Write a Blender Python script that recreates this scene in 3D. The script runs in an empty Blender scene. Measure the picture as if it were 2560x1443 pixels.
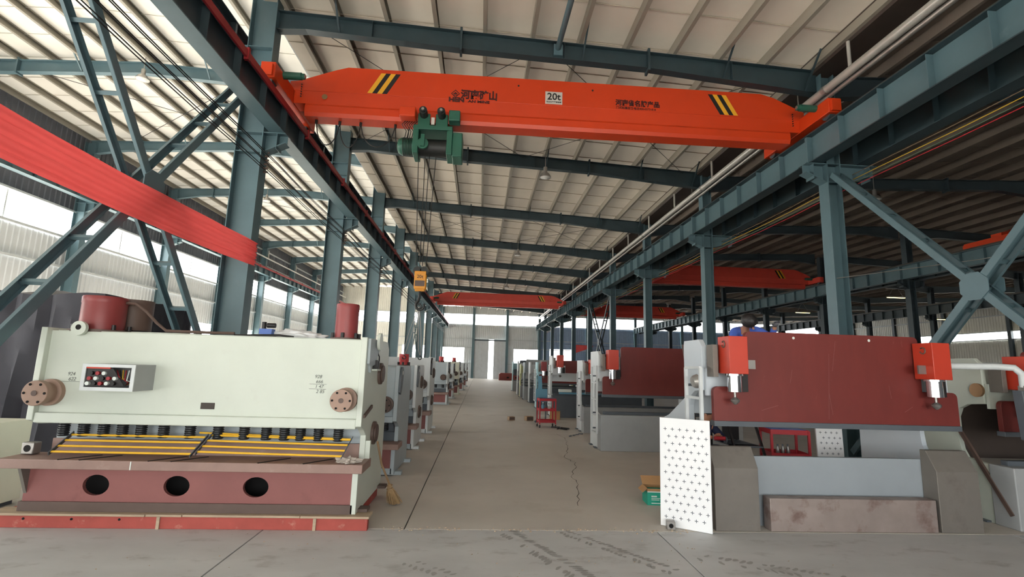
import bpy, bmesh, math, random
from mathutils import Vector, Matrix
random.seed(7)
R = math.radians
SC = bpy.context.scene
COL = SC.collection

# ------------------------------------------------------------------ camera
cam_d = bpy.data.cameras.new('camera')
cam = bpy.data.objects.new('camera', cam_d); COL.objects.link(cam)
cam_d.sensor_width = 36.0
cam_d.lens = 36.0 * 1228.7 / 2560.0
cam_d.clip_start = 0.05; cam_d.clip_end = 500
YAW, PITCH, ROLL = 0.0601652, 0.1562610, 0.0294752
fw = Vector((math.sin(YAW)*math.cos(PITCH), math.cos(YAW)*math.cos(PITCH), math.sin(PITCH)))
rt = Vector((math.cos(YAW), -math.sin(YAW), 0)); up = rt.cross(fw)
r2 = math.cos(ROLL)*rt + math.sin(ROLL)*up
u2 = -math.sin(ROLL)*rt + math.cos(ROLL)*up
mw = Matrix((r2, u2, -fw)).transposed().to_4x4(); mw.translation = (0, 0, 1.7)
cam.matrix_world = mw
SC.camera = cam

# ------------------------------------------------------------------ world, daylight through the openings, exposure
SKY = 8.5
w = bpy.data.worlds.new('hazy_sky'); SC.world = w; w.use_nodes = True
bg = w.node_tree.nodes['Background']
bg.inputs[0].default_value = (0.98, 1.0, 1.0, 1); bg.inputs[1].default_value = SKY
def portal(name, loc, rot, sx, sy):
    l = bpy.data.lights.new(name, 'AREA'); l.shape = 'RECTANGLE'; l.size = sx; l.size_y = sy
    l.cycles.is_portal = True
    o = bpy.data.objects.new(name, l); COL.objects.link(o); o.location = loc; o.rotation_euler = rot
    return o
portal('daylight_front', (1.4, -8.05, 2.1), (R(90), 0, 0), 12.0, 4.2)
portal('daylight_front_bay', (-11.5, -8.05, 1.25), (R(90), 0, 0), 11.0, 2.5)
portal('daylight_low_windows', (-18.05, 28, 1.95), (0, R(-90), 0), 2.1, 72)
portal('daylight_window_band', (-18.05, 26, 7.2), (0, R(-90), 0), 1.25, 68)
portal('daylight_end_band', (8, 64.1, 7.55), (R(-90), 0, 0), 50, 1.4)
sun_d = bpy.data.lights.new('sun', 'SUN'); sun_d.energy = 46.0; sun_d.angle = R(3); sun_d.color = (1.0, 0.96, 0.89)
sun = bpy.data.objects.new('sun', sun_d); COL.objects.link(sun); sun.location = (-40, 10, 40)
sun.rotation_euler = Vector((math.cos(R(40)), -0.08, -math.sin(R(40)))).to_track_quat('-Z', 'Y').to_euler()
SC.view_settings.view_transform = 'Standard'
SC.view_settings.look = 'None'
SC.view_settings.exposure = -0.24
SC.view_settings.gamma = 1.0
SC.view_settings.use_curve_mapping = False
SC.cycles.use_adaptive_sampling = True
SC.cycles.adaptive_threshold = 0.08
SC.cycles.adaptive_min_samples = 16
SC.cycles.max_bounces = 6
SC.cycles.diffuse_bounces = 4
SC.cycles.glossy_bounces = 3
SC.cycles.sample_clamp_indirect = 6.0
SC.cycles.caustics_reflective = False
SC.cycles.caustics_refractive = False

# ------------------------------------------------------------------ materials
def lin(c):
    c /= 255.0
    return c/12.92 if c <= 0.04045 else ((c+0.055)/1.055)**2.4
MATS = {}
def M(name, rgb, rough=0.5, metal=0.0, var=0.10, scale=3.0, bump=0.0, stain=None, stretch=(1,1,1), transl=0.0, spec=0.5):
    m = bpy.data.materials.new(name); m.use_nodes = True
    nt = m.node_tree; b = nt.nodes['Principled BSDF']
    base = [lin(c) for c in rgb]
    b.inputs['Roughness'].default_value = rough; b.inputs['Metallic'].default_value = metal
    b.inputs['Specular IOR Level'].default_value = spec
    tc = nt.nodes.new('ShaderNodeTexCoord'); mp = nt.nodes.new('ShaderNodeMapping')
    mp.inputs['Scale'].default_value = stretch
    nt.links.new(tc.outputs['Object'], mp.inputs['Vector'])
    n = nt.nodes.new('ShaderNodeTexNoise'); n.inputs['Scale'].default_value = scale
    n.inputs['Detail'].default_value = 5.0; n.inputs['Roughness'].default_value = 0.6
    nt.links.new(mp.outputs[0], n.inputs['Vector'])
    r = nt.nodes.new('ShaderNodeValToRGB')
    lo = [max(0, x*(1-var)) for x in base]; hi = [min(1, x*(1+var)) for x in base]
    r.color_ramp.elements[0].position = 0.32; r.color_ramp.elements[0].color = (*lo, 1)
    r.color_ramp.elements[1].position = 0.68; r.color_ramp.elements[1].color = (*hi, 1)
    nt.links.new(n.outputs['Fac'], r.inputs[0])
    out = r.outputs[0]
    if stain:                                   # stain = (rgb, scale, threshold, amount)
        n2 = nt.nodes.new('ShaderNodeTexNoise'); n2.inputs['Scale'].default_value = stain[1]; n2.inputs['Detail'].default_value = 8.0
        n2.inputs['Roughness'].default_value = 0.65
        nt.links.new(mp.outputs[0], n2.inputs['Vector'])
        r3 = nt.nodes.new('ShaderNodeValToRGB')
        r3.color_ramp.elements[0].position = stain[2]; r3.color_ramp.elements[0].color = (0,0,0,1)
        r3.color_ramp.elements[1].position = min(1, stain[2]+0.14); r3.color_ramp.elements[1].color = (stain[3],)*3+(1,)
        nt.links.new(n2.outputs['Fac'], r3.inputs[0])
        mx = nt.nodes.new('ShaderNodeMixRGB'); mx.inputs[2].default_value = (*[lin(c) for c in stain[0]], 1)
        nt.links.new(r3.outputs[0], mx.inputs[0]); nt.links.new(out, mx.inputs[1]); out = mx.outputs[0]
    nt.links.new(out, b.inputs['Base Color'])
    if bump:
        bp = nt.nodes.new('ShaderNodeBump'); bp.inputs['Strength'].default_value = bump; bp.inputs['Distance'].default_value = 0.02
        nt.links.new(n.outputs['Fac'], bp.inputs['Height']); nt.links.new(bp.outputs[0], b.inputs['Normal'])
    if transl:
        t = nt.nodes.new('ShaderNodeBsdfTranslucent')
        nt.links.new(out, t.inputs[0])
        ms = nt.nodes.new('ShaderNodeMixShader'); ms.inputs[0].default_value = transl
        nt.links.new(b.outputs[0], ms.inputs[1]); nt.links.new(t.outputs[0], ms.inputs[2])
        nt.links.new(ms.outputs[0], nt.nodes['Material Output'].inputs[0])
    MATS[name] = m
    return m
M('floor_near', (192,193,193), 0.6, var=0.08, scale=1.2, bump=0.05, stain=((132,128,124), 2.6, 0.55, 0.5), stretch=(0.8,1.6,1))
M('floor_inner', (196,190,182), 0.58, var=0.08, scale=0.7, bump=0.03, stain=((164,152,140), 0.9, 0.57, 0.45))
M('tyre_print', (156,155,153), 0.7, var=0.05)
M('joint_dark', (48,42,38), 0.9)
M('steel_teal', (84,108,116), 0.42, var=0.08, scale=1.5, stain=((112,128,132), 2.0, 0.62, 0.5))
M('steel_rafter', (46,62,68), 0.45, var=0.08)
M('steel_dark', (58,70,76), 0.45, var=0.08)
M('rail_steel', (80,76,72), 0.4, metal=0.6)
M('rail_red', (150,40,46), 0.5, var=0.12)
M('purlin_grey', (150,144,132), 0.5, var=0.08, stretch=(1,0.2,1))
M('roof_white', (214,208,196), 0.6, var=0.05, scale=0.8, transl=0.0)
M('roof_tall_bay', (222,218,208), 0.6, var=0.04, scale=0.8, transl=0.015)  # opaque sheets; a trace of translucency is added to brighten them
M('roof_centre', (196,186,171), 0.6, var=0.06, scale=0.8, transl=0.012)
M('roof_shaded', (128,116,106), 0.7, var=0.10, scale=0.6)  # centre roof sheeting with the gloom far from windows put into its colour
M('wall_sheet', (212,216,218), 0.5, var=0.05, scale=1.0)
M('wall_upper_shaded', (104,107,114), 0.55, var=0.05, scale=1.0)  # shade above the window band painted in as darker sheets
M('wall_light', (228,226,216), 0.5, var=0.05, scale=1.0)
M('wall_blue', (150,172,200), 0.5, var=0.06)
M('door_grey', (198,204,208), 0.5, var=0.05)
M('girt_grey', (190,195,196), 0.5)
M('crane_orange', (204,62,24), 0.38, var=0.05, scale=1.0, spec=0.4)
M('crane_red', (206,72,58), 0.45, var=0.05)
M('stripe_yellow', (232,168,40), 0.5, var=0.03)
M('black_paint', (30,26,26), 0.5, var=0.03)
M('letter_dark', (66,16,14), 0.6, var=0.02)
M('sign_white', (205,196,188), 0.5, var=0.03)
M('hoist_green', (40,92,76), 0.4, var=0.08)
M('hoist_black', (30,32,32), 0.5)
M('hook_yellow', (214,142,34), 0.45, var=0.1)
M('cable_black', (34,32,32), 0.6)
M('wire_yellow', (196,160,50), 0.6); M('wire_red', (180,40,50), 0.6); M('wire_green', (90,110,90), 0.6); M('wire_brown', (120,100,80), 0.6)
M('machine_white', (205,211,199), 0.42, var=0.035, scale=2.0, stain=((196,196,184), 3.0, 0.62, 0.5))
M('machine_cream', (226,226,208), 0.45, var=0.03)
M('machine_grey', (168,178,182), 0.45, var=0.04)
M('bed_blue', (150,157,162), 0.5, var=0.03)
M('machine_paleblue', (200,208,214), 0.42, var=0.03, scale=1.5)
M('machine_coolwhite', (214,218,218), 0.45, var=0.03)
M('machine_yellow', (214,216,164), 0.5, var=0.03)
M('machine_cyan', (170,206,212), 0.5, var=0.03)
M('slate_grey', (86,92,98), 0.5, var=0.06)
M('bed_grey', (160,162,162), 0.5, var=0.05)
M('primer_red', (132,62,56), 0.6, var=0.08, scale=2.0, stain=((164,112,104), 5.0, 0.64, 0.35))
M('primer_table', (146,118,108), 0.55, var=0.10, scale=4.0, stain=((170,148,138), 5.0, 0.58, 0.6))
M('primer_lower', (138,84,80), 0.6, var=0.07, scale=2.0, stain=((112,66,62), 3.0, 0.6, 0.5))
M('ram_red', (112,42,37), 0.5, var=0.07, scale=2.5, stain=((172,122,112), 7.0, 0.66, 0.5), stretch=(2.2,1,0.7))
M('timber_red', (166,74,64), 0.7, var=0.10, scale=5.0, stain=((204,160,140), 6.0, 0.62, 0.7))
M('timber_raw', (176,156,132), 0.8, var=0.14, scale=6.0, stretch=(0.4,3,3))
M('box_orange', (190,60,40), 0.4, var=0.04)
M('chrome', (225,225,228), 0.12, metal=1.0, var=0.01)
M('steel_bare', (150,146,142), 0.35, metal=0.7, var=0.1)
M('steel_raw', (120,114,107), 0.6, metal=0.2, var=0.08, scale=3.0, stain=((96,86,80), 3.0, 0.56, 0.6))
M('steel_rusty', (150,136,130), 0.5, metal=0.2, var=0.12, scale=3.0, stain=((112,86,78), 3.5, 0.52, 0.8))
M('copper_brown', (152,124,108), 0.5, metal=0.1, var=0.06)
M('brown_dark', (92,74,66), 0.55, var=0.1)
M('dark_hole', (16,14,14), 0.9)
M('spring_dark', (58,60,62), 0.4, metal=0.5)
M('guard_yellow', (240,186,52), 0.4, var=0.03)
M('banner_red', (216,86,84), 0.75, var=0.05, scale=6, transl=0.4, stretch=(1,0.3,2))
M('cylinder_red', (140,58,58), 0.45, var=0.05)
M('cylinder_bright', (196,66,66), 0.45, var=0.04)
M('tarp_dark', (48,48,56), 0.75, var=0.12, scale=2.0, bump=0.15)
M('sheet_white', (244,244,244), 0.45, var=0.01)
M('cardboard', (176,134,92), 0.8, var=0.06)
M('box_green', (36,160,134), 0.6, var=0.04)
M('print_white', (225,232,226), 0.7, var=0.02)
M('straw', (150,122,86), 0.9, var=0.2, scale=20)
M('wood_stick', (150,122,92), 0.7, var=0.12, scale=8)
M('cart_red', (178,38,48), 0.45, var=0.05)
M('plastic_blue', (92,146,170), 0.5, var=0.05)
M('plastic_navy', (58,72,120), 0.5)
M('cloth_blue', (78,108,200), 0.8, var=0.12, scale=10, bump=0.1)
M('cloth_navy', (40,46,76), 0.8, var=0.12, scale=10)
M('skin', (188,134,106), 0.55, var=0.04)
M('hair_black', (28,24,24), 0.5, var=0.2, scale=30, bump=0.2)
M('glove_grey', (96,96,102), 0.8)
M('rag', (176,166,156), 0.9, var=0.3, scale=9)
M('plastic_wrap', (225,226,226), 0.3, var=0.04)
M('valve_blue', (62,98,172), 0.4)
M('pipe_silver', (190,187,180), 0.35, metal=0.3, var=0.05)
M('gutter_dark', (62,52,46), 0.6)
M('lamp_metal', (170,166,160), 0.35, metal=0.6)
M('lamp_glass', (240,240,236), 0.2)
M('frame_light', (208,212,212), 0.45)
M('screen_dark', (36,36,42), 0.25)
M('pencil', (92,96,92), 0.9)
M('copper_disc', (150,116,84), 0.3, metal=0.7, var=0.06)
M('ground_out', (205,202,194), 0.9)
m_ = MATS

# ------------------------------------------------------------------ mesh helper
class MB:
    def __init__(s): s.v = []; s.f = []
    def add(s, vs, fs):
        k = len(s.v); s.v += [tuple(v) for v in vs]; s.f += [tuple(i+k for i in f) for f in fs]; return s
    def box(s, x0, x1, y0, y1, z0, z1):
        return s.add([(x0,y0,z0),(x1,y0,z0),(x1,y1,z0),(x0,y1,z0),(x0,y0,z1),(x1,y0,z1),(x1,y1,z1),(x0,y1,z1)],
                     [(0,3,2,1),(4,5,6,7),(0,1,5,4),(1,2,6,5),(2,3,7,6),(3,0,4,7)])
    def bar(s, p0, p1, w, h, up=(0,0,1)):
        p0 = Vector(p0); p1 = Vector(p1); d = (p1-p0).normalized(); u = Vector(up)
        sd = d.cross(u)
        if sd.length < 1e-6: sd = d.cross(Vector((0,1,0)))
        sd.normalize(); u = sd.cross(d)
        a = sd*(w/2); b = u*(h/2); vs = []
        for p in (p0, p1): vs += [p-a-b, p+a-b, p+a+b, p-a+b]
        return s.add(vs, [(0,1,2,3)[::-1],(4,5,6,7),(0,1,5,4),(1,2,6,5),(2,3,7,6),(3,0,4,7)])
    def cyl(s, p0, p1, r0, r1=None, n=16):
        r1 = r0 if r1 is None else r1
        p0 = Vector(p0); p1 = Vector(p1); d = (p1-p0).normalized()
        a = d.orthogonal().normalized(); b = d.cross(a)
        vs = [];
        for p, r in ((p0, r0), (p1, r1)):
            for i in range(n):
                t = 2*math.pi*i/n; vs.append(p + a*(r*math.cos(t)) + b*(r*math.sin(t)))
        fs = [(i, (i+1) % n, n+(i+1) % n, n+i) for i in range(n)]
        fs += [tuple(range(n))[::-1], tuple(range(n, 2*n))]
        return s.add(vs, fs)
    def lathe(s, p, prof, n=20, axis=(0,0,1)):
        p = Vector(p); d = Vector(axis).normalized(); a = d.orthogonal().normalized(); b = d.cross(a)
        vs = []; fs = []; k = len(prof)
        for r, h in prof:
            for i in range(n):
                t = 2*math.pi*i/n; vs.append(p + d*h + a*(r*math.cos(t)) + b*(r*math.sin(t)))
        for j in range(k-1):
            for i in range(n): fs.append((j*n+i, j*n+(i+1) % n, (j+1)*n+(i+1) % n, (j+1)*n+i))
        fs += [tuple(range(n))[::-1], tuple(range((k-1)*n, k*n))]
        return s.add(vs, fs)
    def tube(s, path, r, n=6):
        P = [Vector(p) for p in path]; vs = []; fs = []
        a = None
        for i, p in enumerate(P):
            d = (P[min(i+1, len(P)-1)] - P[max(i-1, 0)]).normalized()
            if a is None: a = d.orthogonal().normalized()
            a = (a - d*a.dot(d)).normalized(); b = d.cross(a)
            for j in range(n):
                t = 2*math.pi*j/n; vs.append(p + a*(r*math.cos(t)) + b*(r*math.sin(t)))
        for i in range(len(P)-1):
            for j in range(n): fs.append((i*n+j, i*n+(j+1) % n, (i+1)*n+(j+1) % n, (i+1)*n+j))
        fs += [tuple(range(n))[::-1], tuple(range((len(P)-1)*n, len(P)*n))]
        return s.add(vs, fs)
    def ring(s, c, axis, Rr, r, n=20, k=8, a0=0.0, a1=360.0):
        c = Vector(c); d = Vector(axis).normalized(); a = d.orthogonal().normalized(); b = d.cross(a)
        full = a1-a0 >= 359.9; vs = []; fs = []; m = n if full else n+1
        for i in range(m):
            t = R(a0 + (a1-a0)*i/n); e = a*math.cos(t)+b*math.sin(t)
            for j in range(k):
                q = 2*math.pi*j/k; vs.append(c + e*(Rr+r*math.cos(q)) + d*(r*math.sin(q)))
        for i in range(n):
            for j in range(k):
                fs.append((i*k+j, ((i+1) % m)*k+j, ((i+1) % m)*k+(j+1) % k, i*k+(j+1) % k))
        return s.add(vs, fs)
    def prism(s, pts, plane, a, b):
        n = len(pts)
        area = sum(pts[i][0]*pts[(i+1) % n][1]-pts[(i+1) % n][0]*pts[i][1] for i in range(n))
        if area < 0: pts = pts[::-1]
        if plane == 'yz': mk = lambda p, t: (t, p[0], p[1])
        elif plane == 'xz': mk = lambda p, t: (p[0], t, p[1]); a, b = b, a
        else: mk = lambda p, t: (p[0], p[1], t)
        vs = [mk(p, a) for p in pts] + [mk(p, b) for p in pts]
        fs = [tuple(range(n))[::-1], tuple(range(n, 2*n))] + [(i, (i+1) % n, n+(i+1) % n, n+i) for i in range(n)]
        return s.add(vs, fs)
    def holed(s, x0, x1, z0, z1, y0, y1, holes):
        """plate in XZ with round or elliptic holes (cx, cz, rx, rz), cut into cells side by side"""
        holes = sorted(holes); xs = [x0] + [(holes[i][0]+holes[i+1][0])/2 for i in range(len(holes)-1)] + [x1]
        n = 24
        for h, a, b in zip(holes, xs[:-1], xs[1:]):
            cx, cz, rx, rz = h; inn = []; out = []
            for i in range(n):
                t = 2*math.pi*i/n + math.pi/n; c, q = math.cos(t), math.sin(t)
                inn.append((cx+rx*c, cz+rz*q))
                k = min((b-cx)/c if c > 1e-9 else ((a-cx)/c if c < -1e-9 else 1e9), (z1-cz)/q if q > 1e-9 else ((z0-cz)/q if q < -1e-9 else 1e9))
                out.append([cx+k*c, cz+k*q])
            for cxr, czr in ((a,z0),(a,z1),(b,z0),(b,z1)):   # pull the closest rim point into the corner
                o = min(out, key=lambda p: (p[0]-cxr)**2+(p[1]-czr)**2); o[0] = cxr; o[1] = czr
            vs = [(p[0], y0, p[1]) for p in inn]+[(p[0], y0, p[1]) for p in out]+[(p[0], y1, p[1]) for p in inn]+[(p[0], y1, p[1]) for p in out]
            fs = []
            for i in range(n):
                j = (i+1) % n
                fs += [(i, n+i, n+j, j)[::-1], (2*n+i, 3*n+i, 3*n+j, 2*n+j), (i, j, 2*n+j, 2*n+i)[::-1]]
                fs.append((n+i, n+j, 3*n+j, 3*n+i)[::1])
            s.add(vs, fs)
        return s
    def build(s, name, mat, parent=None, bevel=0.0, smooth=True, loc=None):
        me = bpy.data.meshes.new(name); me.from_pydata(s.v, [], s.f)
        if smooth:
            me.shade_smooth(); me.set_sharp_from_angle(angle=R(35))
        me.materials.append(m_[mat] if isinstance(mat, str) else mat)
        o = bpy.data.objects.new(name, me); COL.objects.link(o)
        if parent: o.parent = parent
        if loc: o.location = loc
        if bevel:
            b = o.modifiers.new('b', 'BEVEL'); b.width = bevel; b.segments = 2; b.limit_method = 'ANGLE'; b.angle_limit = R(40)
        return o
def B(*a): return MB().box(*a)
def tag(o, label, cat, group=None, kind=None):
    o['label'] = label; o['category'] = cat
    if group: o['group'] = group
    if kind: o['kind'] = kind
    return o
def thing(name, label, cat, loc=(0,0,0), rz=0.0, group=None, kind=None):
    o = bpy.data.objects.new(name, None); COL.objects.link(o); o.location = loc; o.rotation_euler = (0,0,rz)
    o.empty_display_size = 0.1
    return tag(o, label, cat, group, kind)
def inst(src, parent=None, loc=(0,0,0), rot=None, name=None):
    o = src.copy(); COL.objects.link(o); o.parent = parent; o.location = loc
    if rot: o.rotation_euler = rot
    if name: o.name = name
    return o
def copy_tree(src, parent=None, loc=None, label=None):
    o = src.copy(); COL.objects.link(o); o.parent = parent
    if loc is not None: o.location = loc
    if label: o['label'] = label
    for ch in list(src.children): copy_tree(ch, o)
    return o
ORD = ['first','second','third','fourth','fifth','sixth','seventh','eighth','ninth','tenth','eleventh','twelfth']
def text(name, body, size, mat, parent, loc, rot=(R(90),0,0), sx=1.0, ext=0.002, bold=0.0, align='LEFT', shear=0.0):
    cu = bpy.data.curves.new(name, 'FONT'); cu.body = body; cu.size = size; cu.extrude = ext; cu.offset = bold; cu.align_x = align; cu.shear = shear
    cu.resolution_u = 3
    t = bpy.data.objects.new(name, cu); COL.objects.link(t)
    dg = bpy.context.evaluated_depsgraph_get()
    me = bpy.data.meshes.new_from_object(t.evaluated_get(dg)); bpy.data.objects.remove(t); bpy.data.curves.remove(cu)
    me.materials.clear(); me.materials.append(m_[mat]); me.name = name
    o = bpy.data.objects.new(name, me); COL.objects.link(o); o.parent = parent; o.location = loc; o.rotation_euler = rot; o.scale = (sx,1,1)
    return o

# ================================================================== SETTING
Y0, Y1, XL, XR = -8.0, 64.0, -18.0, 46.0
FY = [9.9+6*k for k in range(9)]            # frame lines
tag(B(-120,160,-120,-8,-0.5,-0.2).add([], []).build('ground_outside', 'ground_out'), 'pale ground outside the open front of the hall', 'ground', kind='structure')
g2 = MB().box(-120,-18.2,-8,180,-0.5,-0.2).box(46.2,160,-8,180,-0.5,-0.2).box(-18.2,46.2,64.3,180,-0.5,-0.2)
tag(g2.build('ground_yard', 'ground_out'), 'pale yard ground around the outside of the hall', 'ground', kind='structure')
# ---- floor slabs with open joints over a dark base
floor = thing('floor', 'grey brown concrete floor of the hall with slab joints', 'floor', kind='structure')
B(XL,XR,Y0,Y1,-0.3,-0.16).build('floor_base', 'joint_dark', floor)
def slabs(xs, ys, mat, g):
    for a, b in zip(xs[:-1], xs[1:]):
        for c, d in zip(ys[:-1], ys[1:]):
            B(a+g,b-g,c+g,d-g,-0.15,0).build('floor_slab', mat, floor, bevel=0.004, smooth=False)
slabs([-18,-10.2,-6.15,-2.11,1.95,6.0,10.05,20,33,46], [Y0,-2,5.47], 'floor_near', 0.006)
slabs([-18,-8.8,-4.77,-0.715,7.38,20,33,46], [5.47,13,21,29,37,45,54,Y1], 'floor_inner', 0.006)
# wandering crack in the aisle
ck = [(1.30,6.4),(1.42,7.0),(1.55,7.7),(1.52,8.1),(1.70,8.7),(1.78,9.2),(1.70,9.7),(1.86,10.4),(2.0,11.1),(2.08,11.7),(2.14,12.4),(1.98,13.2)]
mb = MB(); P = []
for (a, b), (c, d) in zip(ck[:-1], ck[1:]):
    for t in range(4):
        q = t/4; P.append((a+(c-a)*q+random.uniform(-.03,.03), b+(d-b)*q))
vs = []; fs = []
for i, (x, y) in enumerate(P):
    wd = random.uniform(0.0015, 0.006); vs += [(x-wd, y, 0.0025), (x+wd, y, 0.0025)]
    if i: fs.append((2*i-2, 2*i-1, 2*i+1, 2*i))
mb.add(vs, fs).build('floor_crack', 'joint_dark', floor, smooth=False)
mb = MB()
for (xa, ya, xb, yb_, n, wd) in ((.35,5.40,1.05,4.05,34,.30),(.95,5.42,1.75,4.4,26,.22),(2.1,4.75,3.2,4.25,20,.25),(-.55,4.6,.2,4.05,14,.2)):
    d = Vector((xb-xa,yb_-ya,0)).normalized(); nn = Vector((-d.y,d.x,0))
    for i in range(n):
        for q in (-1, 1):
            if random.random() < .2: continue
            c = Vector((xa,ya,.0018)).lerp(Vector((xb,yb_,.0018)), i/n)+nn*(q*wd*.25+random.uniform(-.01,.01)); a, b = .018*random.uniform(.7,1.3), wd*.2*random.uniform(.5,1.1)
            e = (nn*.9+d*(.5*q)).normalized(); f_ = Vector((-e.y,e.x,0)); k = len(mb.v)
            mb.v += [tuple(c+e*(b*math.cos(t))+f_*(a*math.sin(t)*(1+.25*math.sin(3*t+i)))) for t in [2*math.pi*j/9 for j in range(9)]]; mb.f.append(tuple(range(k,k+9)))
o = mb.build('tyre_prints', 'tyre_print', floor, smooth=False); o['kind'] = 'stuff'
mb = MB()
for i in range(130):                        # crumbled concrete along the slab seam
    x = random.uniform(-0.95, 2.3); y = 5.47+random.gauss(0, 0.035); s_ = random.uniform(0.003, 0.009)
    mb.bar((x-s_, y, s_*0.4), (x+s_, y+random.uniform(-s_, s_), s_*0.5), s_*1.5, s_, (0,0.2,1))
for i in range(60):
    x = random.uniform(-3, 3.5); y = random.uniform(4.2, 5.3); s_ = random.uniform(0.002, 0.006)
    mb.bar((x-s_, y, s_*0.4), (x+s_, y+s_, s_*0.5), s_*1.5, s_, (0,0.2,1))
tag(mb.build('concrete_rubble', 'timber_raw', smooth=False), 'crumbs of concrete scattered along the floor seam', 'rubble', kind='stuff')

# ---- corrugated walls
def corr_sheet(L, H, pitch=0.25, d=0.035):
    vs = []; fs = []; x = 0.0; prof = []
    while x < L-1e-6:
        prof += [(x,0),(x+pitch*0.62,0),(x+pitch*0.72,d),(x+pitch*0.9,d)]; x += pitch
    prof.append((L,0)); prof = [p for p in prof if p[0] <= L+1e-6]
    for i, (a, b) in enumerate(prof):
        vs += [(a,b,0),(a,b,H)]
        if i: fs.append((2*i-2,2*i,2*i+1,2*i-1))
    return MB().add(vs, fs)
SHEETS = {}
def sheet(parent, L, H, mat, loc, rz):
    k = (round(L,3), round(H,3), mat)
    if k not in SHEETS:
        o = corr_sheet(L, H).build('wall_sheet', mat, parent, smooth=False); SHEETS[k] = o
    else: o = inst(SHEETS[k], parent)
    o.location = loc; o.rotation_euler = (0,0,rz); return o
wl = thing('wall_left', 'pale corrugated side wall with a long bright window band', 'wall', kind='structure')
yb = [Y0, -2.1] + [3.9+6*k for k in range(10)] + [Y1]
for a, b in zip(yb[:-1], yb[1:]):
    low = 26 < a < 34
    door = -3 < a < 15 and int(a) in (-2, 9)
    for z0, z1 in ((0,0.9),(3.0,3.85),(3.85,5.3),(5.3,6.6),(7.75,9.2),(9.2,11.4)):
        if (low and z0 == 3.0) or (door and z0 < 5): continue
        sheet(wl, b-a, z1-z0-0.02, 'wall_upper_shaded' if z0 > 7 else 'wall_sheet', (XL, b, z0), R(-90))
gm = B(-0.06,0.06,Y0,Y1,-0.04,0.04).build('girt', 'girt_grey', wl, smooth=False); gm.location = (XL+0.12,0,0.9)
for z in (3.0,5.3,6.58,7.77,9.2,10.4): inst(gm, wl, (XL+0.12,0,z))
for y in [0.9+2*k for k in range(31)]: B(XL-.03,XL+.03,y-.03,y+.03,0.9,3.0).build('mullion', 'frame_light', wl, smooth=False)
mull = B(-0.03,0.03,-0.03,0.03,0,1.2).build('mullion', 'frame_light', wl); mull.location = (XL,0.9,6.57)
for y in [6.9+6*k for k in range(-1,10)]: inst(mull, wl, (XL,y,6.57))
we = thing('wall_back', 'grey corrugated end wall with window band and sliding door', 'wall', kind='structure')
def wall_back(x0, x1, z0, z1, mat): sheet(we, x1-x0, z1-z0, mat, (x0, Y1, z0), 0)
xs = [-18,-11.5,-5,-4.9,-2.0,-0.85,3.3,4.25,7.5,13.8,20.3,26.6,33,39.5,46]
for a, b in zip(xs[:-1], xs[1:]):
    mt = 'wall_light' if b <= -5 else ('wall_blue' if a >= 7.5 else 'wall_sheet')
    wall_back(a, b, 8.2, 11.4 if b <= -5 else 9.2, 'wall_light' if b <= -5 else 'wall_sheet')
    wall_back(a, b, 5.0, 6.85, mt)
    if (a, b) == (-0.85, 3.3):
        continue
    if (a, b) in ((-4.9,-2.0), (4.25,7.5)):
        wall_back(a, b, 0, 1.9, mt); wall_back(a, b, 3.9, 5.0, mt)
    elif (a, b) in ((7.5,13.8), (-11.5,-5)):
        wall_back(a, b, 0, 2.3, mt); wall_back(a, b, 4.0, 5.0, mt)
        wall_back(a, a+1.5, 2.3, 4.0, mt); wall_back(b-1.8, b, 2.3, 4.0, mt)
    else: wall_back(a, b, 0, 5.0, mt)
for z in (1.9,3.9,5.0,6.83,8.22): 
    for a, b in ((-18,-0.9),(3.3,46)): B(a,b,Y1-0.16,Y1-0.04,z-0.04,z+0.04).build('girt', 'girt_grey', we, smooth=False)
B(-18,46,Y1-0.05,Y1,7.5,7.53).build('mullion', 'frame_light', we)
wc = B(-0.16,0.16,-0.3,0,0,9.0).build('wind_column', 'steel_teal', we); wc.location = (-0.95,Y1-0.05,0)
for x in (3.4,-5,7.6,13.9,20.3,26.6,33): inst(wc, we, (x,Y1-0.05,0))
for a, b in ((-4.9,-2.0),(4.25,7.5)):
    w_ = thing('window_1' if a < 0 else 'window_2', 'tall bright window opening %s the sliding door' % ('beside the shears end of' if a < 0 else 'beside the presses end of'), 'window', (0,0,0), kind='structure')
    MB().box(a,b,Y1-0.02,Y1+0.04,1.86,1.94).box(a,b,Y1-0.02,Y1+0.04,3.86,3.94).box(a,a+.06,Y1-.02,Y1+.04,1.9,3.9).box(b-.06,b,Y1-.02,Y1+.04,1.9,3.9).build('window_frame', 'frame_light', w_)
    MB().box((a+b)/2-.03,(a+b)/2+.03,Y1,Y1+.03,1.9,3.9).box(a,b,Y1,Y1+.03,2.55,2.6).build('glazing_bar', 'frame_light', w_)
dr = thing('door_1', 'grey sliding door standing ajar at the end of the aisle', 'door', kind='structure')
B(-0.85,1.05,Y1-0.2,Y1-0.12,0,5.0).build('door_leaf', 'door_grey', dr); B(1.72,3.3,Y1-0.2,Y1-0.12,0,5.0).build('door_leaf', 'door_grey', dr)
B(-1.0,3.5,Y1-0.26,Y1-0.1,4.8,4.95).build('door_track', 'steel_dark', dr)
for x in (-0.3,0.2,2.3,2.8): B(x-.02,x+.02,Y1-.215,Y1-.2,0.1,4.7).build('door_rib', 'girt_grey', dr)
wr = thing('wall_right', 'distant corrugated side wall beyond the press bays with low bright windows', 'wall', kind='structure')
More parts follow.
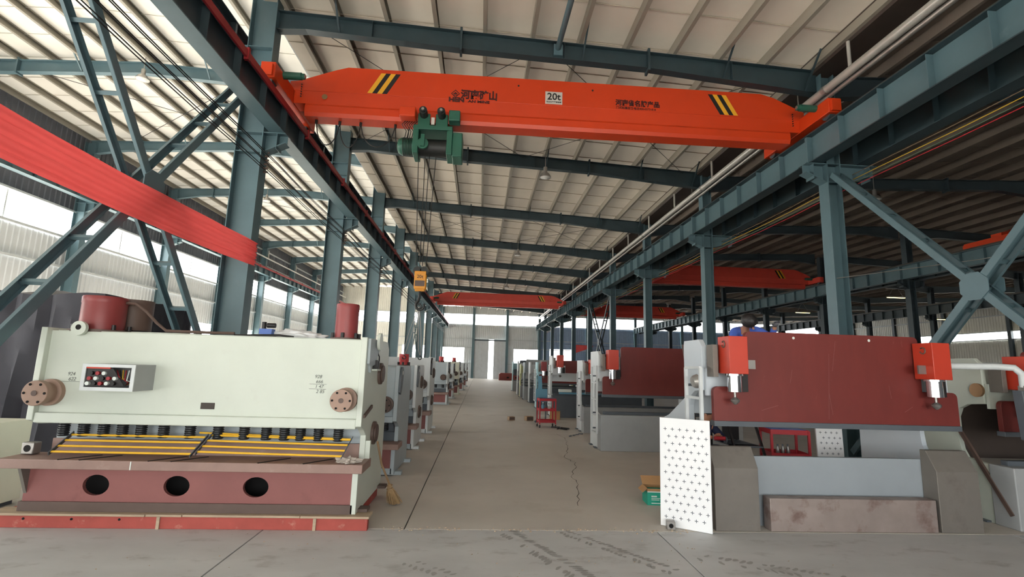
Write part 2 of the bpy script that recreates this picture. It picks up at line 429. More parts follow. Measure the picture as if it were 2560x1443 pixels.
for a, b in zip(yb[:-1], yb[1:]):
    for z0, z1 in ((0,1.5),(1.5,3.2),(3.2,5.25),(5.95,9.4)): sheet(wr, b-a, z1-z0-0.02, 'wall_light', (XR, a, z0), R(90))
    B(XR-.25,XR-.02,b-.15,b+.15,0,8.4).build('wall_column', 'steel_dark', wr, smooth=False)
for z in (1.5,3.2,5.25,5.97,7.4): inst(gm, wr, (XR-0.12,0,z))
wf = thing('wall_front', 'front gable wall of the hall around its open doorways', 'wall', kind='structure')
for a, b, z0, z1 in ((-18,-17,0,11.4),(-17,-6,2.5,11.4),(-6,-4.6,0,11.4),(-4.6,7.4,4.2,9.4),(7.4,20.3,0,9.4),(20.3,33,0,9.4),(33,46,0,9.4)):
    sheet(wf, b-a, z1-z0, 'wall_sheet', (a, Y0, z0), 0)
wm = thing('wall_clerestory', 'strip of wall between the tall bay roof and the crane bay roof', 'wall', kind='structure')
B(-4.98,-4.95,Y0,Y1,9.36,11.3).build('wall_sheet', 'wall_sheet', wm)

# ---- roofs: sheets lap along the hall, purlins run its length
def zc(x): return 9.1-0.048*(x+4.65)                      # top of the crane bay rafters
def zl(x): return 11.36-0.047*abs(x+11.55)                # tall side bay
def zr(x): return 8.42+0.04*(x-8) if x < 20.2 else 8.908-0.04*(x-20.2) if x < 33 else 8.4+0.03*(x-33)
def roof(label, pts, mat, pur, zf, pmat='purlin_grey'):
    c = thing('ceiling', label, 'roof', kind='structure')
    st = 1.2; vs = []; fs = []
    for x, z in pts: vs += [(x,0,z),(x,st+0.02,z-0.004),(x,st+0.02,z-0.03),(x,st+0.005,z-0.03)]
    for i in range(len(pts)-1):
        k = 4*i; fs += [(k,k+1,k+5,k+4),(k+1,k+2,k+6,k+5),(k+2,k+3,k+7,k+6)]
    s0 = MB().add(vs, fs).build('roof_sheet', mat, c, smooth=False); s0.location = (0,Y0,0)
    for i in range(1, 60): inst(s0, c, (0, Y0+st*i, 0))
    C = [(0,0),(0.085,0),(0.085,0.03),(0.079,0.03),(0.079,0.006),(0.006,0.006),(0.006,0.234),(0.079,0.234),(0.079,0.21),(0.085,0.21),(0.085,0.24),(0,0.24)]
    p0 = MB().prism(C, 'xz', Y0, Y1).build('purlin', pmat, c, smooth=False); p0.location = (pur[0],0,zf(pur[0]))
    for x in pur[1:]: inst(p0, c, (x,0,zf(x)))
    return c
H = 0.245
roof('pale roof sheeting over the tall side bay', [(-18,zl(-18)+H),(-11.55,zl(-11.55)+H),(-4.95,zl(-4.95)+H)], 'roof_tall_bay', [-17.7+1.06*i for i in range(12)], zl)
ceil_c = roof('white sheeted roof over the crane aisle with light purlins', [(-4.95,zc(-4.95)+H),(7.3,zc(7.3)+H)], 'roof_centre', [-4.45+1.06*i for i in range(12)], zc)
roof('dim sheeted roof over the press bays', [(8.3,zr(8.3)+H),(20.2,zr(20.2)+H),(33,zr(33)+H),(46,zr(46)+H)], 'roof_shaded', [8.8+1.15*i for i in range(32)], zr, 'roof_shaded')
gt = thing('valley_gutter', 'dark sheet metal gutter in the roof valley above the presses', 'gutter', kind='structure')
MB().prism([(7.2,8.75),(7.32,8.47),(8.15,8.47),(8.35,8.75),(8.33,8.75),(8.14,8.49),(7.33,8.49),(7.22,8.75)], 'xz', Y0, Y1).build('gutter_trough', 'gutter_dark', gt, smooth=False)

# ---- rafters
def rafter(name, label, top, bot, wid=0.2, joints=(), mat='steel_rafter', stiff=(), fly=()):
    r = thing(name, label, 'rafter', kind='structure')
    MB().prism(top+bot[::-1], 'xz', -0.006, 0.006).build('web', mat, r, smooth=False)
    for nm, pl in (('top_flange', top), ('bottom_flange', bot)):
        mb = MB()
        for (a, b), (c, d) in zip(pl[:-1], pl[1:]): mb.bar((a,0,b), (c,0,d), wid, 0.014, (0,0,1))
        mb.build(nm, mat, r, smooth=False)
    def zi(pl, x):
        for (a, b), (c, d) in zip(pl[:-1], pl[1:]):
            if a <= x <= c: return b+(d-b)*(x-a)/(c-a)
    for x in joints:
        for s_ in (-0.013, 0.013):
            B(x+s_-0.012,x+s_+0.012,-wid/2-0.03,wid/2+0.03,zi(bot,x)-0.07,zi(top,x)+0.07).build('end_plate', mat, r)
    for x in stiff:
        B(x-.005,x+.005,-wid/2,wid/2,zi(bot,x),zi(top,x)).build('stiffener', mat, r)
    for x in fly:
        for s_ in (-1, 1):
            MB().bar((x,s_*0.03,zi(bot,x)+0.02),(x+0.02,s_*0.62,zi(top,x)+0.16),0.035,0.035).build('fly_brace', mat, r)
    return r
def spread_rafters(r, ys, text_):
    r['group'] = text_.split(',')[0]+'s'
    r.location = (0, ys[0], 0); r['label'] = text_ % ORD[0]
    for i, y in enumerate(ys[1:]): copy_tree(r, loc=(0,y,0), label=text_ % ORD[i+1])
r = rafter('rafter_beam', '', [(-4.6,zc(-4.6)),(7.42,zc(7.42))], [(-4.6,8.66),(-4.0,8.70),(-0.68,8.5),(3.49,8.33),(7.42,7.98)], 0.2, (-0.68,3.49), stiff=(-2.6,1.6,5.4), fly=(-3.3,2.0,5.2,7.1))
spread_rafters(r, FY, 'teal roof rafter across the crane aisle, %s from the front')
r = rafter('rafter_beam', '', [(-17.7,zl(-17.7)),(-11.55,zl(-11.55)),(-5.1,zl(-5.1))], [(-17.7,10.45),(-16.2,10.72),(-11.55,10.98),(-7,10.72),(-5.1,10.5)], 0.2, (-15.5,-8,), fly=(-13.5,-9.4), mat='steel_teal')
spread_rafters(r, FY, 'teal roof rafter across the tall side bay, %s from the front')
r = rafter('rafter_beam', '', [(7.75,zr(7.75)),(20.0,zr(20.0))], [(7.75,7.9),(9.5,8.1),(18.4,8.48),(20.0,8.3)], 0.2, (12,16.5), mat='steel_dark')
spread_rafters(r, FY, 'dark roof rafter over the first press bay, %s from the front')
r = rafter('rafter_beam', '', [(20.5,zr(20.5)),(33,zr(33)),(46,zr(46))], [(20.5,8.3),(22,8.45),(30.5,8.15),(33,7.9),(36,8.1),(46,8.4)], 0.2, mat='steel_dark')
spread_rafters(r, FY[1:], 'dark roof rafter over the far press bays, %s from the front')

# ---- columns
def column(label, x0, x1, zt, brackets, mat='steel_teal'):
    c = thing('steel_column', label, 'column', kind='structure')
    B(x0,x0+.018,-.15,.15,0,zt).build('flange', mat, c, smooth=False); B(x1-.018,x1,-.15,.15,0,zt).build('flange', mat, c, smooth=False)
    B(x0+.018,x1-.018,-.007,.007,0,zt).build('web', mat, c, smooth=False)
    B(x0-.12,x1+.12,-.25,.25,0,.03).build('base_plate', mat, c)
    for side, zb, ln in brackets:
        xa = x1 if side > 0 else x0; xe = xa+side*ln
        b = B(min(xa,xe),max(xa,xe),-.14,.14,zb-.018,zb).build('bracket', mat, c, smooth=False)
        MB().prism([(xa,zb-.42),(xa,zb-.018),(xe,zb-.018),(xe,zb-.2)], 'xz', -.007, .007).build('bracket_web', mat, b, smooth=False)
        MB().bar((xa,0,zb-.42),(xe,0,zb-.2),.24,.016).build('bracket_flange', mat, b, smooth=False)
        B(xe-side*.17-.006,xe-side*.17+.006,-.13,.13,zb-.35,zb-.018).build('stiffener', mat, b, smooth=False)
        for z in (zb-.009, zb-.43): B(x0+.018,x1-.018,-.14,.14,z-.008,z+.008).build('stiffener', mat, c, smooth=False)
    return c
def spread_columns(c, ys, text_, start=0):
    c['group'] = text_.split(',')[0]+' row'
    c.location = (0,ys[0],0); c['label'] = text_ % ORD[start]
    for i, y in enumerate(ys[1:]): copy_tree(c, loc=(0,y,0), label=text_ % ORD[start+i+1])
YC = [3.9]+FY
spread_columns(column('', -5.13,-4.6,11.0,((1,6.29,.44),(-1,8.2,.75))), YC, 'tall teal steel column behind the shearing machines, %s from the front')
spread_columns(column('', 7.41,7.72,8.42,((-1,6.29,.46),(1,6.29,.85))), YC, 'teal steel column behind the press brakes, %s from the front')
spread_columns(column('', 20.2,20.5,8.75,((-1,6.29,.46),(1,6.29,.6)), 'steel_dark'), FY, 'dark column between the two press bays, %s from the front')
spread_columns(column('', 32.9,33.2,8.3,((-1,6.29,.46),), 'steel_dark'), FY[1:], 'dark column in the farthest visible row beyond the presses, %s from the front')
spread_columns(column('', -17.85,-17.4,11.0,((1,8.2,.5),)), FY[1:], 'teal wall column between the bright side windows, %s from the front')

# ---- runway beams with stiffeners and rail
def runway(label, x, zb, h, mat, y0=-2.1, y1=63.7, red=0, stiff=1.0, w=0.30, fmat=None):
    fmat = fmat or mat
    b = thing('runway_beam', label, 'beam', (x,0,zb), kind='structure')
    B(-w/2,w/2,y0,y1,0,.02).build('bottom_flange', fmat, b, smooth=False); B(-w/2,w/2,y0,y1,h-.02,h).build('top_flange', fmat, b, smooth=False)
    B(-.006,.006,y0,y1,.02,h-.02).build('web', mat, b, smooth=False)
    B(-.03,.03,y0,y1,h,h+.1).build('crane_rail', 'rail_steel', b, smooth=False)
    s_ = B(-w/2+.02,w/2-.02,-.006,.006,.02,h-.02).build('stiffener', mat, b, smooth=False)
    wide = B(-w/2+.02,w/2-.02,-.035,.035,.02,h-.02).build('joint_plate', mat, b, smooth=False)
    ys = []; y = 3.9
    while y < y1-0.5: ys.append(y); y += stiff
    s_.location = (0,ys[1],0); wide.location = (0,ys[0],0)
    for i, y in enumerate(ys[2:]):
        inst(wide if (i+2) % round(6/stiff) == 0 else s_, b, (0,y,0))
    if red:
        B(red*(w/2+.01)-.02,red*(w/2+.01)+.02,y0,y1,h-.16,h-.03).build('conductor_bar', 'rail_red', b, smooth=False)
        cl = B(red*(w/2)-.03,red*(w/2)+.05,-.03,.03,h-.2,h+.02).build('conductor_clamp', 'rail_red', b, smooth=False); cl.location = (0,5,0)
        for y in range(8, 60, 3): inst(cl, b, (0,y,0))
    return b
runway('long crane runway beam with red conductor bar above the shearing machines', -4.35,6.3,.65,'steel_dark', red=1, fmat='steel_teal')  # shaded web and lit flange undersides put into the two steel colours
runway('pale panelled crane runway beam above the press brakes', 7.2,6.3,.65,'steel_teal', fmat='steel_rafter')  # flanges in a darker steel than the web, painting in their shade
runway('dark runway beam hidden behind the pale one above the presses', 8.25,6.3,.65,'steel_rafter')
runway('runway beam on the aisle side of the tall bay, high behind the columns', -5.6,8.2,.6,'steel_dark')
runway('runway beam with pink conductor bar along the bright window wall', -17.15,8.2,.6,'steel_teal', y0=10, red=1)
runway('distant runway beam across the first press bay', 20.0,6.3,.65,'steel_teal', y0=6)
runway('dark runway beam just past the distant panelled one', 20.8,6.3,.65,'steel_dark', y0=6)
runway('farthest dark runway beam beyond the press bays', 32.7,6.3,.65,'steel_dark', y0=12)

# ---- laced cross bracing between columns
def brace(label, x0, x1, ya, yb_, za, zb, mat, tw=0.10, steps=9):
    t = thing('cross_brace', label, 'bracing', kind='structure')
    ym, zm = (ya+yb_)/2, (za+zb)/2
    for n, (a, b) in enumerate((((ya,zb),(yb_,za)), ((ya,za),(yb_,zb)))):
        pa = [Vector((x, a[0], a[1])) for x in (x0, x1)]; pb = [Vector((x, b[0], b[1])) for x in (x0, x1)]
        dirv = (pb[0]-pa[0]).normalized(); nrm = Vector((1,0,0)).cross(dirv)
        for j in (0, 1):
            s_ = -1 if j else 1
            mb = MB().bar(pa[j], pb[j], 0.008, tw, nrm)
            for q in (-1, 1):
                off = nrm*(q*tw/2)+Vector((s_*0.022,0,0)); mb.bar(pa[j]+off, pb[j]+off, 0.045, 0.008, nrm)
            mb.build('channel', mat, t, smooth=False)
        for k in range(1, steps):
            f = k/steps
            if abs(f-0.5) < 0.05: continue
            MB().bar(pa[0]+(pb[0]-pa[0])*f, pa[1]+(pb[1]-pa[1])*f, 0.05, 0.05, nrm).build('lacing_bar', mat, t, smooth=False)
    for x in (x0-0.012, x1+0.012):
        MB().prism([(ym-.22,zm-.09),(ym-.09,zm-.21),(ym+.09,zm-.21),(ym+.22,zm-.09),(ym+.22,zm+.09),(ym+.09,zm+.21),(ym-.09,zm+.21),(ym-.22,zm+.09)], 'yz', x-.006, x+.006).build('gusset_plate', mat, t, smooth=False)
    return t
brace('large laced cross brace beside the red banner', -5.05,-4.68,4.1,9.75,0.55,7.55,'steel_teal',0.12,11)
brace('large laced cross brace beyond the control pendant by the presses', 7.45,7.68,4.1,9.7,0.2,6.0,'steel_teal',0.11,9)
brace('distant laced cross brace between columns behind the shears', -5.05,-4.68,34.1,39.7,2.2,8.2,'steel_teal',0.12,11)
brace('distant laced cross brace between columns behind the presses', 7.45,7.68,28.1,33.7,0.6,6.1,'steel_dark',0.12,11)

# ================================================================== CRANES
def crane(label, xa, xb, yc, mat, detail, zr_=7.05):
    """single-girder bridge crane; xa, xb are the rail lines"""
    t = thing('bridge_crane', label, 'crane', (0,yc,0), group='overhead cranes')
    top, sh, lip, bot = 8.02, 7.42, 7.14, 6.86
    L0, L1 = xa+0.05, xb-0.02
    pr = [(L0,7.62),(L0+0.15,7.62),(L0+1.0,7.95),(L0+1.35,top),(L1-1.05,top),(L1-0.65,7.93),(L1,7.60),(L1,7.2),(L1-.12,sh-.14),(L1-.12,sh),(L0+.1,sh),(L0,7.25)]
    g = MB().prism([(L0,7.2),(L0,7.62),(L0+0.18,7.64),(L0+0.95,7.94),(L0+1.2,top),(L1-1.0,top),(L1-0.7,7.94),(L1,7.62),(L1,7.42),(L0+.05,7.42)], 'xz', -.21, .21)
    g.build('girder_box', mat, t, bevel=0.006 if detail else 0, smooth=False)
    # lower half narrows towards the hoist track
    lo = MB(); vs = []
    for x in (L0+0.1, L1-0.1): vs += [(x,-.20,sh),(x,.20,sh),(x,.175,lip),(x,-.175,lip)]
    lo.add(vs, [(0,1,2,3)[::-1],(4,5,6,7),(0,4,7,3)[::-1],(1,2,6,5)[::-1],(3,7,6,2)[::-1]]).build('girder_taper', mat, t, smooth=False)
    MB().prism([(-.175,lip),(.175,lip),(.205,lip-.05),(.205,lip-.2),(.17,bot),(-.17,bot),(-.205,lip-.2),(-.205,lip-.05)], 'yz', L0+.35, L1-.35).build('track_beam', mat, t, smooth=False)
    for n, (x, s_) in enumerate(((xa, 1), (xb, -1))):
        e = B(x-.14,x+.14,-1.15,1.2,zr_+.08,zr_+.40).build('end_truck', mat, t, bevel=0.01)
        for y in (-.95, 1.0):
            MB().cyl((x-.06,y,zr_+.13),(x+.06,y,zr_+.13),.13,n=16).build('wheel', 'steel_dark', e)
            B(x-.1,x+.1,y-.25 if y < 0 else y+.1,y-.1 if y < 0 else y+.28,zr_+.1,zr_+.34).build('buffer_block', mat, e)
        for y in ((-.75, 0.55) if detail else (-.5,)):
            mo = MB().cyl((x+s_*.14,y,zr_+.36),(x+s_*.5,y,zr_+.36),.075,n=14).cyl((x+s_*.5,y,zr_+.36),(x+s_*.56,y,zr_+.36),.06,n=14)
            d_ = mo.build('travel_motor', 'hoist_green' if y < 0 else 'hoist_black', e)
            MB().cyl((x+s_*.56,y,zr_+.36),(x+s_*.575,y,zr_+.36),.035,n=12).build('fan_cover', 'steel_bare', d_)
        if detail:
            for k in range(6): MB().cyl((x+s_*.30,-.225,7.28+.055*k),(x+s_*.30,-.207,7.28+.055*k),.014,n=8).build('bolt', 'black_paint', t)
    # slanted hazard stripes
    mid = (xa+xb)/2
    for x, sl in ((xa+1.82, 0.27), (xb-1.92, -0.27)):
        for k in range(4):
            yel = (k % 2 == 0) if sl > 0 else (k % 2 == 1)
            a = x-0.13+0.105*k + (0 if sl > 0 else -0.22)
            lo_, hi_ = (a, a+sl) if sl > 0 else (a-sl, a)
            MB().prism([(lo_,7.45),(lo_+.105,7.45),(hi_+.105,7.93),(hi_,7.93)], 'xz', -.2125, -.2115).build('hazard_stripe', 'stripe_yellow' if yel else 'black_paint', t, smooth=False)
    return t
c1 = crane('large orange overhead crane girder with stripes and lettering spanning the aisle', -4.35, 7.2, 10.26, 'crane_orange', True)
F = -.2125
# emblem and lettering of the near girder
em = MB()
em.prism([(-.76,7.655),(-.66,7.56),(-.76,7.465),(-.86,7.56)], 'xz', F-.001, F)
em.build('emblem', 'letter_dark', c1, smooth=False)
e2 = MB().prism([(-.76,7.63),(-.685,7.56),(-.76,7.49),(-.835,7.56)], 'xz', F-.002, F-.001).build('emblem_field', 'crane_orange', c1, smooth=False)
MB().prism([(-.76,7.60),(-.70,7.545),(-.82,7.545)], 'xz', F-.003, F-.002).prism([(-.81,7.535),(-.71,7.535),(-.73,7.515),(-.79,7.515)], 'xz', F-.003, F-.002).build('emblem_mark', 'letter_dark', c1, smooth=False)
text('lettering', '河南矿山', .225, 'letter_dark', c1, (-.645,F,7.475), sx=.90, bold=.010)
text('lettering', 'HEN', .14, 'letter_dark', c1, (-.905,F,7.375), sx=1.22, bold=.008)
text('lettering', 'AN MINE', .082, 'letter_dark', c1, (-.48,F,7.375), sx=1.42, bold=.003)
B(1.22,1.60,F-.006,F,7.45,7.745).build('capacity_plate', 'sign_white', c1)
text('lettering', '20t', .225, 'black_paint', c1, (1.41,F-.008,7.555), bold=.004, align='CENTER')
text('lettering', '安全生产严禁超载', .042, 'black_paint', c1, (1.41,F-.008,7.485), align='CENTER')
text('lettering', '河南省名牌产品', .152, 'letter_dark', c1, (2.80,F,7.535), bold=.006, sx=.95)
text('lettering', '门式起重服务电话400-0373-818', .068, 'letter_dark', c1, (2.81,F,7.445), sx=.98, bold=.001)
for x, z in ((.62,7.84),(2.28,7.84)): MB().cyl((x,F-.004,z),(x,F,z),.022,n=10).build('drain_hole', 'black_paint', c1)
MB().cyl((-3.55,F-.004,7.30),(-3.55,F,7.30),.06,n=16).build('inspection_mark', 'copper_disc', c1)

# ---- electric hoist under the near girder
h = thing('electric_hoist', 'green electric wire rope hoist hanging under the orange girder', 'hoist', (0,10.26,0))
MB().box(-1.62,-.78,-.28,.28,6.66,6.76).box(-1.62,-1.50,-.26,.26,6.13,6.70).box(-.90,-.78,-.26,.26,6.13,6.70).build('hoist_frame', 'hoist_green', h, bevel=.012)
MB().cyl((-1.5,0,6.36),(-.9,0,6.36),.19,n=24).build('rope_drum', 'hoist_black', h)
MB().lathe((-1.98,0,6.36), [(.05,0),(.15,.03),(.19,.10),(.19,.36)], 20, (1,0,0)).build('hoist_motor', 'hoist_green', h)
mb = MB()
for k in range(7): mb.ring((-1.84+.03*k,0,6.36),(1,0,0),.195,.008,20,4)
mb.build('motor_fins', 'hoist_black', h)
B(-.78,-.56,-.24,.24,6.10,6.64).build('gearbox', 'hoist_green', h, bevel=.02)
MB().cyl((-1.40,-.30,6.33),(-1.40,-.24,6.33),.12,n=18).build('idler_sheave', 'hoist_green', h); B(-1.44,-1.36,-.34,-.22,6.25,6.52).build('idler_hanger', 'hoist_green', h)
B(-1.90,-1.56,-.48,-.22,6.84,7.06).build('control_box', 'crane_orange', h, bevel=.02)
for x in (-1.40, -1.02):
    tr = MB().box(x-.13,x+.13,-.28,-.22,6.74,7.02).box(x-.13,x+.13,.22,.28,6.74,7.02).box(x-.13,x+.13,-.22,.22,6.74,6.82).build('trolley', 'hoist_green', h, bevel=.01)
    MB().cyl((x,-.5,6.98),(x,-.2,6.98),.085,n=16).cyl((x,-.54,6.98),(x,-.5,6.98),.055,n=14).build('trolley_motor', 'hoist_black', tr)
    MB().cyl((x,-.555,6.98),(x,-.54,6.98),.03,n=12).build('fan_cover', 'lamp_metal', tr)
B(-.86,-.62,-.46,-.22,6.80,7.04).build('trolley_gearbox', 'hoist_green', h, bevel=.02)
B(-1.24,-1.17,-.31,-.29,6.76,6.92).build('rating_plate', 'sign_white', h)
for k in range(6):
    x = -1.80+.05*k; MB().tube([(x,-.2,6.86),(x-.06,-.28,6.74),(x+.03,-.22,6.62),(x-.02,-.1,6.5)], .009).build('control_cable', 'cable_black', h)
for x, y in ((-1.50,-.12),(-1.38,.1),(-1.26,-.12),(-1.14,.1)):
    MB().cyl((x,y,6.3),(-1.31+(x+1.31)*.55,y*.4,3.72),.009,n=6).build('wire_rope', 'cable_black', h)
hb = thing('hook_block', 'yellow hook block hanging on wire ropes above the aisle', 'hook block', (-1.31,10.26,0))
MB().box(-.12,.12,-.09,-.07,3.22,3.60).box(-.12,.12,.07,.09,3.22,3.60).build('side_cheek', 'hook_yellow', hb, bevel=.015)
B(-.10,.10,-.098,-.09,3.28,3.40).build('cheek_window', 'brown_dark', hb)
for x in (-.07, .07): MB().cyl((x,-.06,3.62),(x,.06,3.62),.085,n=16).build('pulley', 'hoist_black', hb)
B(-.10,.10,-.06,.06,3.18,3.30).build('cross_head', 'hook_yellow', hb, bevel=.01)
MB().tube([(0,0,3.2),(0,0,3.06),(-.02,0,2.98)]+[(.02+.085*math.cos(R(a)),0,2.89+.095*math.sin(R(a))) for a in range(115,400,19)], .028, 8).build('hook', 'hoist_black', hb)
text('lettering', '20t', .10, 'black_paint', hb, (0,-.093,3.45), align='CENTER')
# festoon loops along the girder
fc = thing('festoon_cable', 'thin power cable hanging in loops below the orange girder', 'cable', (0,10.26,0))
pts = [-3.75,-3.25,-2.80,-2.05,-1.98]
for a, b, d in ((-3.75,-3.25,.52),(-3.25,-2.80,.55),(-2.80,-2.05,.5),(-2.05,-1.75,.62)):
    P = [(a+(b-a)*k/12, 0, 6.82-d*(1-(2*k/12-1)**2)**.6) for k in range(13)]
    MB().tube(P, .012, 5).build('cable_loop', 'cable_black', fc)
    MB().cyl((a,0,6.78),(a,0,6.86),.03,n=8).build('cable_trolley', 'hoist_black', fc)
crane('red overhead crane far down the aisle before the end windows', -4.35, 7.2, 43.5, 'crane_red', False)
crane('red overhead crane across the press bay behind the columns', 8.25, 20.0, 28.6, 'crane_red', False)
crane('distant red overhead crane deep in the press bay', 8.25, 20.0, 48.5, 'crane_red', False)
crane('red overhead crane end showing past the distant runway beam', 20.8, 32.7, 18.2, 'crane_orange', False)

# ---- pipes in the valley, struts, rods, lamps
pp = thing('silver_pipe', 'thick silver pipe running under the roof valley', 'pipe', (7.24,0,7.8))
MB().cyl((0,-2,0),(0,62,0),.085,n=20).build('pipe_run', 'pipe_silver', pp)
for y in FY: MB().cyl((0,y-.55,0),(0,y-.45,0),.098,n=20).build('pipe_clamp', 'lamp_metal', pp)
for y in [y-1.2 for y in FY]+[y+1.9 for y in FY]: MB().cyl((.02,y,.08),(.02,y,.66),.035,n=10).build('riser', 'pipe_silver', pp)
p2 = thing('grey_pipe', 'thinner grey pipe beside the thick silver pipe', 'pipe', (7.40,0,7.66))
MB().cyl((-.02,-2,.06),(-.02,62,.06),.05,n=14).build('pipe_run', 'lamp_metal', p2)
for y in FY: MB().bar((-.02,y+.6,.06),(-.02,y+.6,.75),.02,.02).build('hanger', 'lamp_metal', p2)
p3 = thing('wall_pipe', 'pale pipe along the top of the window wall', 'pipe')
MB().cyl((-17.3,20,9.65),(-17.3,63,9.65),.06,n=12).build('pipe_run', 'pipe_silver', p3)
for y in FY[2:]: MB().cyl((-17.3,y,9.65),(-17.3,y,10.3),.04,n=8).build('hanger', 'pipe_silver', p3)
st = thing('roof_strut', 'teal tie pipe between the first rafters under the roof', 'strut', kind='structure')
MB().cyl((1.55,3.9,8.62),(1.45,9.9,8.66),.06,n=14).build('strut_pipe', 'steel_teal', st); B(1.36,1.56,9.82,9.88,8.5,8.76).build('end_plate', 'steel_teal', st)
k = 0
for y0_, bays in ((9.9,1),(21.9,1)):
    for (xa_, xb_) in ((-4.2,1.2),(1.2,6.8)):
        for f in (0, 1):
            a = (xa_, y0_, zc(xa_)-.05) if not f else (xb_, y0_, zc(xb_)-.05)
            b = (xb_, y0_+6, zc(xb_)-.05) if not f else (xa_, y0_+6, zc(xa_)-.05)
            tag(MB().cyl(a, b, .008, n=6).build('tie_rod', 'cable_black'), 'thin diagonal tie rod under the roof of the crane aisle', 'tie rod', 'roof tie rods', kind='structure')
for i, (xa_, xb_, y0_) in enumerate(((-16,-8,15.9),(-8,-16,15.9),(-16,-8,27.9))):
    tag(MB().cyl((xa_,y0_,zl(xa_)-.03),(xb_,y0_+6,zl(xb_)-.03),.011,n=6).build('tie_rod', 'cable_black'), 'thin diagonal tie rod under the roof of the tall bay', 'tie rod', 'tall bay tie rods', kind='structure')
def lamp(label, x, y, z, zt):
    t = thing('high_bay_lamp', label, 'lamp', (x,y,0))
    MB().cyl((0,0,z+.34),(0,0,zt),.012,n=6).build('stem', 'lamp_metal', t)
    MB().lathe((0,0,z), [(.20,0),(.19,.03),(.13,.13),(.06,.18)], 20).build('shade', 'lamp_metal', t)
    MB().cyl((0,0,z+.16),(0,0,z+.36),.065,n=14).build('ballast', 'lamp_metal', t)
    MB().lathe((0,0,z-.02), [(.03,-.02),(.14,0),(.18,.03)], 16).build('lens', 'lamp_glass', t)
for lb, x, y, z, zf in (('round metal high bay lamp nearest the orange girder',1.94,15.55,7.95,zc),('round metal high bay lamp under the fourth aisle rafter',1.94,27.55,7.98,zc),
        ('small far high bay lamp before the red crane',1.94,39.5,7.98,zc),('high bay lamp under the first tall bay rafter',-11.31,15.5,10.55,zl),
        ('high bay lamp over the window side of the tall bay',-12.37,27.5,10.5,zl),('high bay lamp hidden among the tall bay cables',-8.13,21.5,10.3,zl),('small lamp under the first dark rafter over the presses',13.43,15.5,7.75,zr)):
    lamp(lb, x, y, z, zf(x))
lg = bpy.data.materials.new('lamp_glow'); lg.use_nodes = True; b_ = lg.node_tree.nodes['Principled BSDF']
b_.inputs['Emission Color'].default_value = (1.0, 0.82, 0.30, 1); b_.inputs['Emission Strength'].default_value = 5.0; m_['lamp_glow'] = lg
for lb, x, y, z in (('lit yellow strip lamp above the far press bay columns',30.69,34.3,7.55),('lit yellow strip lamp deep in the far press bay',30.69,45.0,7.55),('lit yellow strip lamp by the distant side wall',44.49,45.0,7.4),('small lit yellow strip lamp seen past the cross brace',44.49,38.0,7.4)):
    t = thing('strip_lamp', lb, 'lamp', (x,y,0)); B(-.7,.7,-.1,.1,z,z+.07).build('lamp_housing', 'lamp_metal', t); B(-.66,.66,-.08,.08,z-.03,z).build('lamp_tube', 'lamp_glow', t)
    for q in (-.04, .04): MB().cyl((q*14,0,z+.07),(q,0,zr(x)+.004),.01,n=5).build('hanger', 'lamp_metal', t)
# ---- bare wires on both column rows
def wires(xz, y0_, y1_, mats, lab, grp):
    for i, ((x, z), mt) in enumerate(zip(xz, mats)):
        P = []
        y = y0_
        while y < y1_:
            f = ((y-3.9) % 6)/6; P.append((x, y, z-.06*(1-(2*f-1)**2))); y += 1.5
        tag(MB().tube(P, .009, 5).build('power_wire', mt), lab, 'wire', grp)
wires([(-4.55,5.92),(-4.50,5.84),(-4.56,5.76),(-4.50,5.68),(-4.56,5.60),(-4.50,5.50),(-4.7,6.06)], 0, 62, ['cable_black']*7, 'thin dark wire strung along the columns below the runway beam', 'wires below the long runway beam')
for z, mt, n in ((6.14,'wire_brown','brown'),(6.03,'wire_yellow','yellow'),(5.95,'wire_green','green'),(5.88,'wire_red','red')):
    wires([(8.1,z)], 0, 62, [mt], n+' bare wire strung past the press side columns', None)
for y in FY:
    rk = thing('insulator_rack', 'row of small insulators on the inner face of the %s column behind the shears' % ORD[FY.index(y)+1], 'insulator', (-4.58,y,0))
    if y > 30: continue
    for k in range(6): MB().cyl((0,0,5.48+.085*k),(.08,0,5.48+.085*k),.022,n=8).build('insulator', 'brown_dark', rk)
for o in [o for o in bpy.data.objects if o.name.startswith('insulator_rack') and not o.children]: bpy.data.objects.remove(o)

# ---- red banner strung between the first two columns
vs = []; fs = []; NY, NZ = 60, 56
for i in range(NY+1):
    f = i/NY; y = 3.95+5.82*f; sag = -.05*(1-(2*f-1)**2)
    for j in range(NZ+1):
        g = j/NZ; z = 3.47+.02*f+.47*g+sag*(1-.3*g)
        q = (g*3.6+.25+.12*math.sin(f*5)) % 1.0
        x = -4.49+.045*(1-.5*f)*(q if q < .88 else (1-q)*7.3)+.006*math.sin(g*41+f*7)+.005*math.sin(f*30+g*6)
        if f > .93: x += .012*math.sin(g*60+f*20)
        vs.append((x,y,z))
for i in range(NY):
    for j in range(NZ): a = i*(NZ+1)+j; fs.append((a,a+1,a+NZ+2,a+NZ+1))
tag(MB().add(vs, fs).build('red_banner', 'banner_red'), 'long red cloth banner strung to the near column', 'banner')

